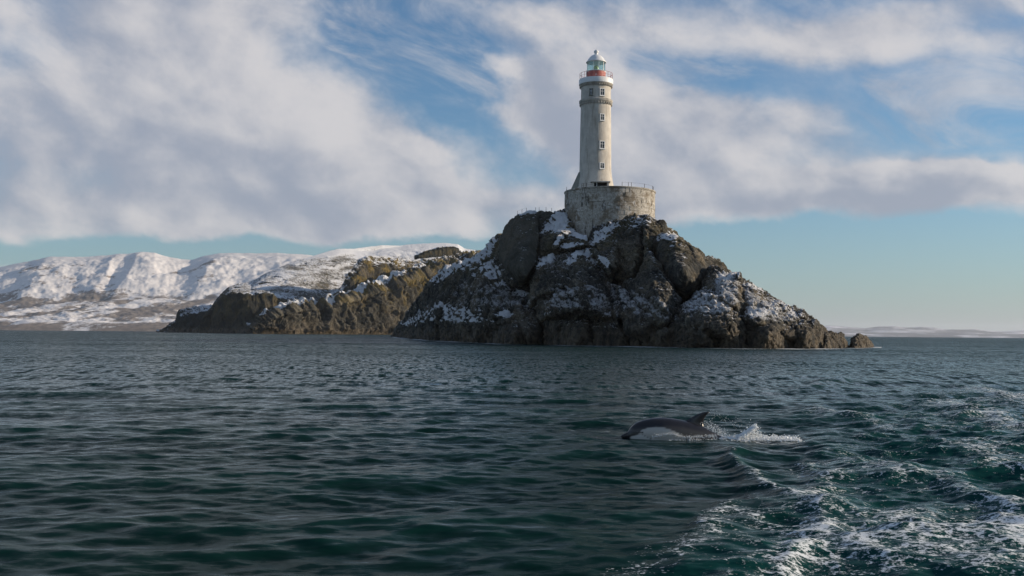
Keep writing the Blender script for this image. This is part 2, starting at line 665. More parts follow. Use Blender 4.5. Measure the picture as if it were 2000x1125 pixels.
# where snow has settled on the island, laid out once: ('a' area | 'l' line, points, strength, softness)
SNOW = [
    ('a', [(1052, 456), (1060, 445), (1084, 414), (1108, 411), (1116, 438), (1092, 453)], 0.87, 5),
    ('l', [(1088, 474), (1096, 463), (1113, 453), (1142, 461)], 0.87, 6),
    ('l', [(1046, 520), (1060, 503), (1094, 487), (1146, 484)], 0.92, 9),
    ('l', [(1138, 484), (1158, 500), (1184, 522)], 0.97, 9),
    ('l', [(1108, 514), (1122, 500), (1140, 488)], 0.82, 6),
    ('a', [(1148, 476), (1160, 452), (1204, 431), (1212, 444), (1192, 458), (1162, 478)], 0.82, 5),
    ('l', [(966, 470), (950, 487), (925, 503), (890, 520), (850, 545)], 1.07, 8),
    ('a', [(940, 495), (975, 500), (1000, 530), (1026, 550), (1022, 572), (985, 560), (930, 545), (890, 530)], 0.67, 14),
    ('a', [(786, 634), (808, 600), (870, 588), (930, 592), (955, 606), (936, 622), (860, 618), (800, 634)], 0.97, 10),
    ('l', [(790, 632), (840, 624), (900, 622), (940, 626)], 1.12, 6),
    ('l', [(947, 632), (966, 622), (992, 613)], 1.07, 6),
    ('l', [(1066, 614), (1110, 606), (1160, 608), (1196, 615)], 0.92, 4),
    ('a', [(1455, 604), (1515, 592), (1530, 612), (1480, 618), (1456, 620)], 0.48, 6),
    ('a', [(1500, 583), (1520, 588), (1560, 604), (1592, 622), (1570, 628), (1520, 608)], 0.48, 6),
    ('l', [(1450, 558), (1470, 556), (1492, 572)], 0.48, 6),
    ('l', [(1405, 552), (1420, 538), (1440, 536)], 0.57, 8),
    ('a', [(1330, 600), (1358, 574), (1378, 562), (1410, 585), (1440, 606), (1400, 612), (1340, 614)], 0.32, 8),
    ('l', [(1293, 462), (1318, 460)], 0.47, 7),
    ('a', [(1210, 425), (1260, 420), (1280, 432), (1240, 455), (1215, 450)], 0.34, 6),
    ('l', [(1016, 418), (1045, 416)], 0.62, 5),
]
DUST = [
    ('a', [(1090, 480), (1140, 480), (1180, 520), (1130, 510), (1095, 540), (1050, 520)], 0.35, 10),
    ('a', [(1150, 480), (1200, 440), (1230, 470), (1200, 540), (1180, 515)], 0.16, 12),
    ('l', [(1205, 470), (1196, 520), (1215, 560)], 0.35, 6),
    ('l', [(1262, 470), (1285, 520), (1325, 585)], 0.45, 4),
    ('l', [(1178, 528), (1194, 575), (1210, 630)], 0.45, 6),
    ('a', [(790, 600), (870, 545), (960, 500), (990, 560), (940, 585), (830, 600)], 0.20, 14),
    ('a', [(1060, 566), (1090, 556), (1134, 552), (1142, 606), (1070, 610), (1050, 590)], 0.62, 10),
    ('a', [(880, 582), (960, 572), (1045, 580), (1062, 612), (1000, 600), (950, 606), (880, 600)], 0.62, 14),
    ('a', [(1138, 545), (1180, 560), (1200, 610), (1150, 606)], 0.56, 10),
    ('a', [(1196, 556), (1240, 560), (1320, 600), (1330, 632), (1260, 622), (1205, 600)], 0.62, 12),
    ('a', [(1330, 575), (1380, 562), (1450, 600), (1456, 622), (1380, 618), (1330, 616)], 0.62, 10),
    ('a', [(1395, 530), (1446, 534), (1450, 600), (1410, 590), (1392, 570)], 0.62, 8),
    ('a', [(1448, 555), (1500, 580), (1600, 630), (1560, 632), (1456, 625)], 0.62, 8),
    ('a', [(900, 540), (1000, 560), (1040, 580), (960, 590), (860, 590)], 0.50, 16),
]


def lay(px, py, layers, base):
    r = np.full(px.shape, base)
    for (k, pts, st, soft) in layers:
        if k == 'l':
            d, _ = poly_dist(px, py, pts)
            g = 1 - sstep(d, soft * 0.5, soft * 1.6)
        else:
            d, _ = poly_dist(px, py, pts + [pts[0]])
            ins = inside(px, py, pts)
            g = np.where(ins, 0.5 + 0.5 * sstep(d, 0, soft), 0.5 - 0.5 * sstep(d, 0, soft))
        r = np.maximum(r, base + (st - base) * g)
    return r


def photo_px3(co):
    a = co[:, 0] / co[:, 1]
    b = (co[:, 2] - CH) / co[:, 1]
    return 1000 + F * (a + b * ROLL), HY - F * (b - a * ROLL)


SHORE = [(765, 657, 0), (800, 661, 0), (850, 665, 0), (940, 669, 0), (1000, 671.5, 0), (1100, 673, 0), (1200, 675, 0), (1300, 677, 0),
         (1400, 679, 0), (1480, 680, 0), (1600, 680.5, 0), (1664, 680, 0), (1720, 678, 0)]


def Df(px):
    ys = np.interp(px, [s[0] for s in SHORE], [s[1] for s in SHORE])
    return CH * F / (ys - hz(px))


# swells of the wake: (polyline in photo layout, width px, height m, foam)
SWELLS = [
    ([(1395, 868), (1425, 885), (1450, 930), (1520, 965), (1590, 985)], 22, 0.10, 0.14),
    ([(1418, 876), (1440, 912), (1480, 945), (1540, 975), (1590, 990)], 9, 0.02, 0.30),
    ([(1470, 905), (1540, 925), (1600, 950)], 16, 0.0, 0.12),
    ([(1390, 985), (1450, 1005), (1530, 1040)], 12, 0.02, 0.26),
    ([(1350, 1040), (1400, 1010), (1440, 975)], 14, 0.02, 0.28),
    ([(1590, 1070), (1540, 1100), (1500, 1140)], 18, 0.03, 0.34),
    ([(1620, 1060), (1700, 1085), (1800, 1130)], 14, 0.03, 0.24),
    ([(1585, 930), (1602, 975), (1598, 1020), (1588, 1075)], 40, 0.045, 0.26),
    ([(1530, 806), (1590, 802), (1640, 812), (1710, 830)], 9, 0.13, 0.42),
    ([(1470, 862), (1540, 872), (1600, 905)], 26, -0.10, 0.0),
    ([(1560, 760), (1620, 750), (1680, 757)], 8, 0.16, 0.25),
    ([(1590, 905), (1700, 930), (1850, 955), (2010, 1010)], 18, 0.08, 0.20),
    ([(1560, 900), (1600, 930), (1680, 948)], 16, 0.07, 0.18),
    ([(1180, 1135), (1300, 1098), (1380, 1050), (1425, 1000)], 30, 0.03, 0.36),
    ([(1890, 1030), (1960, 1040), (2040, 1075)], 26, 0.06, 0.36),
    ([(1700, 1030), (1760, 1020), (1870, 1060)], 22, 0.04, 0.22),
    ([(1440, 960), (1470, 985), (1540, 1010)], 16, 0.04, 0.18),
    ([(1850, 755), (1940, 768), (2040, 800)], 10, 0.09, 0.25),
    ([(1800, 790), (1900, 800), (2040, 850)], 12, 0.05, 0.18),
    ([(1900, 890), (1980, 930), (2060, 960)], 20, 0.06, 0.18),
    ([(1750, 1090), (1850, 1075), (2000, 1110)], 26, 0.04, 0.18),
    ([(1480, 1130), (1560, 1105), (1650, 1120)], 22, 0.03, 0.22),
]
DOL = (1305.0, 21.6)


def build_sea():
    # rings of a polar net: fine ahead of the camera, coarse behind
    az_f = np.linspace(-0.56, 0.56, 980)
    az_s = 0.56 + (2 * PI - 1.12) * (np.linspace(0, 1, 90)[1:-1])
    azs = np.concatenate([az_f, az_s])
    s = np.concatenate([np.linspace(2000, 560, 60, endpoint=False), np.linspace(560, 30, 560, endpoint=False),
                        np.linspace(30, 4, 70, endpoint=False), np.array([4, 3, 2.2, 1.5, 1.0, 0.6, 0.3, 0.17, 0.11])])
    d = CH * F / s
    A, Dd = np.meshgrid(azs, d, indexing='ij')
    x = (np.sin(A) * Dd).ravel()
    y = (np.cos(A) * Dd).ravel()
    dist = Dd.ravel()
    dd = np.gradient(d)
    lim = np.broadcast_to(np.abs(dd)[None, :], A.shape).ravel().copy()
    side = np.repeat(np.where(np.arange(len(azs)) < len(az_f), 0.0, 0.08), len(d))
    lim = np.maximum(lim, side * dist)
    h, ox, oy = sea_waves(x, y, lim)
    ahead = y > 2.0
    yy = np.where(ahead, y, 2.0)
    px, py = photo_px(x, yy)
    px = np.where(ahead, px, -9999)
    # choppy, foamy wake area to the right
    wx = px + 34 * perlin(np.stack([x * 0.5, y * 0.35, np.full_like(x, 3.0)], 1))
    edge = lerp_pts([(700, 1900), (760, 1700), (800, 1560), (860, 1500), (930, 1470), (1010, 1400), (1080, 1250), (1130, 1170), (1500, 900)], py)
    wake = sstep(wx - edge, -20, 260) * sstep(py, 715, 800) * (px < 2900)
    foam = wake * (0.27 + 0.16 * fbm(np.stack([x * 0.35, y * 0.22, 0 * x + 6], 1), 3))
    wakeh = np.zeros_like(h)
    for (pl, wd, hh, fo) in SWELLS:
        dd_, tt_ = poly_dist(wx, py + 6 * perlin(np.stack([x * 0.9, y * 0.9, np.full_like(x, 8.0)], 1)), pl)
        taper = np.sin(np.clip(tt_, 0.03, 0.97) * PI) ** 0.5
        g = np.exp(-(dd_ / wd) ** 2) * taper
        wakeh += hh * g
        foam = np.maximum(foam, foam + fo * g)
    q = np.stack([x * 0.55, y * 0.30, np.full_like(x, 1.5)], 1)
    rough = ridged(q, 3) * 0.075 * wake
    # calm patch around the dolphin
    dpos = W(DOL[0], 858, DOL[1])
    dr = np.hypot((x - dpos.x) / 1.9, (y - dpos.y) / 1.3)
    calm = 1 - 0.85 * np.exp(-dr ** 2)
    h = h * (1 + 0.55 * wake) * calm + (wakeh + rough) * calm
    # foam at the foot of the island
    pxc = np.clip(px, 765, 1720)
    shore = (py - np.interp(pxc, [q_[0] for q_ in SHORE], [q_[1] for q_ in SHORE]))
    band = np.exp(-((shore - 0.3) / 1.5) ** 2) * ((px > 765) & (px < 1722))
    foam = np.maximum(foam, band * (0.95 + 1.3 * fbm(np.stack([x * 0.12, y * 0.02, 0 * x], 1), 2)))
    # foam in the dolphin's trail
    dd_, tt_ = poly_dist(px, py, [(1395, 857), (1440, 858), (1560, 860)])
    foam = np.maximum(foam, np.exp(-(dd_ / 5.0) ** 2) * 0.62)
    foam = foam + 0.9 * np.clip(h - 0.10, -0.1, 0.12) * wake
    foam = np.where(foam > 0.46, 0.46 + (foam - 0.46) * 0.45, foam)
    co = np.stack([x + ox * calm, y + oy * calm, h], 1)
    quads = grid_quads(len(azs), len(d), wrap=True)
    # centre cap
    c0 = len(co)
    co = np.vstack([co, [[0, 0, 0]]])
    nv = len(d)
    ii = np.arange(len(azs))
    tris = np.stack([ii * nv, np.full_like(ii, c0), ((ii + 1) % len(azs)) * nv], 1)
    me = np_mesh('sea', co, quads, tris)
    at = me.attributes.new('foam', 'FLOAT', 'POINT')
    at.data.foreach_set('value', np.append(foam, 0).astype(np.float32))
    at = me.attributes.new('wake', 'FLOAT', 'POINT')
    at.data.foreach_set('value', np.append(wake, 0).astype(np.float32))
    return me


def sea_mat():
    m, nt, b = new_mat('sea_water')
    g = nt.geo()
    pos = g['Position']
    x, y, z = nt.sep(pos)
    dist = nt.vmath('LENGTH', pos)
    fm = nt.attr('foam').outputs['Fac']
    wk = nt.attr('wake').outputs['Fac']
    # small ripples given as slopes, so that they do not fade with distance
    s1 = nt.noise(nt.vmath('MULTIPLY', pos, (3.2, 7.5, 2.6)), 1.0, 4, 0.62, color=True)
    s2 = nt.noise(nt.vmath('MULTIPLY', pos, (0.75, 1.7, 0.7)), 1.0, 4, 0.62, color=True)
    s4 = nt.noise(nt.vmath('MULTIPLY', pos, (2.2, 0.42, 1.0)), 1.0, 3, 0.6)
    s5 = nt.noise(nt.vmath('MULTIPLY', pos, (0.9, 0.10, 1.0)), 1.0, 3, 0.6)
    s3 = nt.noise(nt.vmath('MULTIPLY', pos, (0.020, 0.035, 0.03)), 1.0, 4, 0.6)
    s0 = nt.noise(nt.vmath('MULTIPLY', pos, (8.0, 20.0, 6.0)), 1.0, 3, 0.6, color=True)
    v0 = nt.vmath('SCALE', nt.vmath('SUBTRACT', s0, (0.5, 0.5, 0.5)), nt.math('ADD', 0.30, nt.math('MULTIPLY', wk, 0.45)))
    v1 = nt.vmath('SCALE', nt.vmath('SUBTRACT', s1, (0.5, 0.5, 0.5)), nt.math('ADD', nt.ramp(dist, 10, 120, 0.6, 0.9), nt.math('MULTIPLY', wk, 0.5)))
    v1 = nt.vmath('ADD', v1, v0)
    v2 = nt.vmath('SCALE', nt.vmath('SUBTRACT', s2, (0.5, 0.5, 0.5)), nt.ramp(dist, 10, 120, 0.25, 1.5))
    t4 = nt.math('MULTIPLY', nt.math('SUBTRACT', s4, 0.5), nt.ramp(dist, 20, 70, 0.0, 1.7))
    t5 = nt.math('MULTIPLY', nt.math('SUBTRACT', s5, 0.5), nt.ramp(dist, 60, 200, 0.0, 2.2))
    s6 = nt.noise(nt.vmath('MULTIPLY', pos, (0.30, 0.022, 1.0)), 1.0, 3, 0.65)
    t6 = nt.math('MULTIPLY', nt.math('SUBTRACT', s6, 0.5), nt.ramp(dist, 180, 600, 0.0, 2.0))
    v = nt.vmath('MULTIPLY', nt.vmath('ADD', v1, v2), (0.8, 1.0, 0.0))
    v = nt.vmath('ADD', v, nt.comb(0.0, nt.math('ADD', nt.math('ADD', t4, t5), t6), 0.0))
    v = nt.vmath('SCALE', v, nt.ramp(s3, 0.35, 0.65, 0.7, 1.25))
    N = nt.vmath('NORMALIZE', nt.vmath('ADD', g['Normal'], v))
    deep = nt.mix(nt.ramp(z, -0.10, 0.16), (0.0024, 0.0135, 0.0120), (0.005, 0.033, 0.028))
    deep = nt.mix(nt.math('MULTIPLY', wk, 0.5), deep, (0.008, 0.058, 0.056))
    # foam web
    pf = nt.vmath('ADD', nt.vmath('MULTIPLY', pos, (1.0, 0.7, 1.0)), nt.vmath('SCALE', nt.noise(pos, 2.2, 4, 0.6, color=True), 0.9))
    c1 = nt.voro(pf, 3.4, 'DISTANCE_TO_EDGE')
    c2 = nt.voro(pf, 10.0, 'DISTANCE_TO_EDGE')
    web = nt.math('ADD', nt.ramp(c1, 0.0, 0.16, 0.22, 0.0), nt.ramp(c2, 0.0, 0.16, 0.14, 0.0))
    fn = nt.noise(nt.vmath('MULTIPLY', pos, (0.9, 1.5, 1.0)), 1.1, 8, 0.75)
    fn2 = nt.noise(nt.vmath('MULTIPLY', pos, (12.0, 19.0, 12.0)), 1.0, 6, 0.8)
    fv = nt.math('ADD', fm, nt.math('MULTIPLY', nt.math('SUBTRACT', fn, 0.5), 1.0))
    fv = nt.math('ADD', fv, web)
    fv = nt.math('ADD', fv, nt.math('MULTIPLY', nt.math('SUBTRACT', fn2, 0.5), 2.1))
    ff = nt.math('MULTIPLY', nt.ramp(fv, 0.57, 0.86), nt.ramp(fm, 0.05, 0.20))
    ff = nt.math('MULTIPLY', ff, 0.94)
    rgh = nt.math('MAXIMUM', nt.ramp(dist, 20, 1500, 0.20, 0.24), nt.math('MULTIPLY', ff, 0.75))
    nt.n.remove(b)
    o = [n for n in nt.n if n.type == 'OUTPUT_MATERIAL'][0]
    body = nt.n.new('ShaderNodeBsdfDiffuse')
    nt.put(body.inputs['Color'], deep)
    nt.put(body.inputs['Normal'], N)
    skin = nt.n.new('ShaderNodeBsdfGlossy')
    skin.inputs['Color'].default_value = (0.70, 0.76, 0.78, 1)
    nt.put(skin.inputs['Roughness'], rgh)
    nt.put(skin.inputs['Normal'], N)
    fr = nt.n.new('ShaderNodeFresnel')
    fr.inputs['IOR'].default_value = 1.333
    nt.put(fr.inputs['Normal'], N)
    wat = nt.n.new('ShaderNodeMixShader')
    nt.l.new(nt.math('POWER', fr.outputs[0], 1.95), wat.inputs[0])
    nt.l.new(body.outputs[0], wat.inputs[1])
    nt.l.new(skin.outputs[0], wat.inputs[2])
    foam = nt.n.new('ShaderNodeBsdfDiffuse')
    foam.inputs['Color'].default_value = (0.78, 0.81, 0.81, 1)
    fin_ = nt.n.new('ShaderNodeMixShader')
    nt.l.new(ff, fin_.inputs[0])
    nt.l.new(wat.outputs[0], fin_.inputs[1])
    nt.l.new(foam.outputs[0], fin_.inputs[2])
    nt.l.new(fin_.outputs[0], o.inputs['Surface'])
    return m


sea = link('sea', build_sea(), sea_mat(), smooth=True)
tag(sea, 'dark teal choppy sea with white foam streaks of a wake on the right', 'sea', kind='structure')


# ------------------------------------------------------------------ island of separate rock masses
def dep(px, py):
    d0 = float(Df(px))
    yb = float(np.interp(px, [s[0] for s in SHORE], [s[1] for s in SHORE]))
    return d0 + max(0.0, yb - py) * 0.070 * (d0 / 200.0)


def rock_mesh(pts, thick, vox, amp, seed, fsize=3.0, round_=0.0, rib=None, sharp=1.0, turn=1.0, bulge=1.0):
    """pts: (px, py, dd) on the visible side; hull with a pushed back copy; then broken-rock relief"""
    bm = bmesh.new()
    xs = [p[0] for p in pts]
    ys = [p[1] for p in pts]
    xr = min(xs) + 0.60 * (max(xs) - min(xs))
    wpx = min(max(xs) - min(xs), 1.3 * (max(ys) - min(ys)))
    if wpx > 8 and bulge:
        # the face stands forward of its outline, with chamfered flanks
        cx, cy = float(np.mean(xs)), float(np.mean(ys))
        pts = list(pts)
        for (x_, y_, d_) in list(pts):
            f_ = 0.62
            gx, gy = cx + (x_ - cx) * f_ - 0.05 * wpx, cy + (y_ - cy) * f_ + 0.04 * wpx
            d0_ = d_ + dep(x_, y_) - dep(gx, gy)
            pts.append((gx, gy, 0.5 * (d0_ + d_) - 0.036 * wpx * bulge))
    for p in pts:
        px, py = p[0], p[1]
        dd = p[2] if len(p) > 2 else 0.0
        dd += 0.13 * max(0.0, px - xr) * turn
        d = dep(px, py) + dd
        v = W(px, py, d)
        if py > 664:
            v.z -= 2.0
        bm.verts.new(v)
        k = (d + thick) / d
        u = W(px, py, d)
        bm.verts.new((u.x * (1 + 0.6 * (k - 1)), u.y + thick, u.z - 0.10 * thick if py < 664 else -3.0))
    bmesh.ops.convex_hull(bm, input=bm.verts[:])
    me = bpy.data.meshes.new('tmp')
    bm.to_mesh(me)
    bm.free()
    o = bpy.data.objects.new('tmp', me)
    COL.objects.link(o)
    md = o.modifiers.new('r', 'REMESH')
    md.mode = 'VOXEL'
    md.voxel_size = vox
    if round_ > 0:
        ms = o.modifiers.new('s', 'SMOOTH')
        ms.iterations = int(round_)
        ms.factor = 0.5
    dg = bpy.context.evaluated_depsgraph_get()
    ev = o.evaluated_get(dg)
    m2 = ev.to_mesh()
    n = len(m2.vertices)
    co = np.empty(n * 3, np.float32)
    m2.vertices.foreach_get('co', co)
    nr = np.empty(n * 3, np.float32)
    m2.vertices.foreach_get('normal', nr)
    co = co.reshape(-1, 3).astype(np.float64)
    nr = nr.reshape(-1, 3).astype(np.float64)
    fc = np.empty(len(m2.polygons) * 4, np.int32)
    m2.loops.foreach_get('vertex_index', fc) if len(m2.loops) == len(fc) else None
    faces = fc.reshape(-1, 4)
    ev.to_mesh_clear()
    bpy.data.objects.remove(o)
    bpy.data.meshes.remove(me)
    # skewed space: jointing runs steeply down to the right
    q = co.copy()
    q[:, 0] += 0.45 * co[:, 2]
    q[:, 2] *= 0.62
    q += 0.35 * np.stack([perlin(co * 0.5 + 3), perlin(co * 0.5 + 11), perlin(co * 0.5 + 23)], 1)
    q = q / fsize + seed * 3.7
    dsp = facets(q, 0.55) * 0.95 * fsize * 0.36 * sharp
    dsp += facets(q * np.array([2.2, 2.2, 3.4]) + 5, 0.5) * fsize * 0.19 * sharp
    dsp += facets(q * np.array([5.0, 5.0, 8.0]) + 8) * fsize * 0.085
    dsp += (ridged(co / (fsize * 1.3) + seed, 4) - 0.35) * fsize * 0.06
    dsp += fbm(co * 2.2, 3) * 0.05
    # strata: thin ribs running steeply down to the right
    cw = co + 0.8 * np.stack([perlin(co * 0.3 + 2), perlin(co * 0.3 + 12), perlin(co * 0.3 + 22)], 1)
    cr = np.stack([(cw[:, 0] * 0.86 + cw[:, 2] * 0.50) * 0.80, cw[:, 1] * 0.35, (cw[:, 2] * 0.82 - cw[:, 0] * 0.57) * 0.22], 1)
    dsp += (ridged(cr + seed, 4) - 0.3) * 0.27 * fsize / 2.5
    if rib:
        fr, ra, tl = rib
        t = (co[:, 0] + tl * co[:, 2]) * fr + 0.9 * fbm(co * 0.22 + seed, 2)
        dsp += -np.abs(np.sin(t)) ** 0.7 * ra + ra * 0.6
    co = co + nr * (dsp * amp)[:, None]
    me = np_mesh('rock', co, faces)
    ppx, ppy = photo_px3(co)
    ppx = ppx + 7 * fbm(co * 0.22 + 5, 4)
    ppy = ppy + 6 * fbm(co * 0.22 + 15, 4)
    up = nr[:, 2]
    s_ = lay(ppx, ppy, SNOW, 0.02) + 0.45 * np.clip(up - 0.55, -0.45, 0.4)
    s_ = np.where(co[:, 2] < 3.2, -1.0, s_)
    put_attr(me, 'snow', s_)
    put_attr(me, 'dust', np.where(co[:, 2] < 4.0, -1.0, lay(ppx, ppy, DUST, -0.15)))
    return me


island = empty('rocky_island', (W(1190, 675, 215).x, 215, 0))
tag(island, 'steep dark rocky island patched with snow that carries the lighthouse', 'island', kind='structure')


def rock(name, pts, thick=14, vox=0.21, amp=1.0, seed=0, fsize=3.0, round_=0, mat=None, parent=island, rib=None, sharp=1.0, turn=1.0, bulge=1.0):
    me = rock_mesh(pts, thick, vox, amp, seed, fsize, round_, rib, sharp, turn, bulge)
    o = link(name, me, mat or M_ROCK, smooth=False)
    if parent is not None:
        o.parent = parent
        o.matrix_parent_inverse = Matrix.Translation(-Vector(parent.location))
    return o


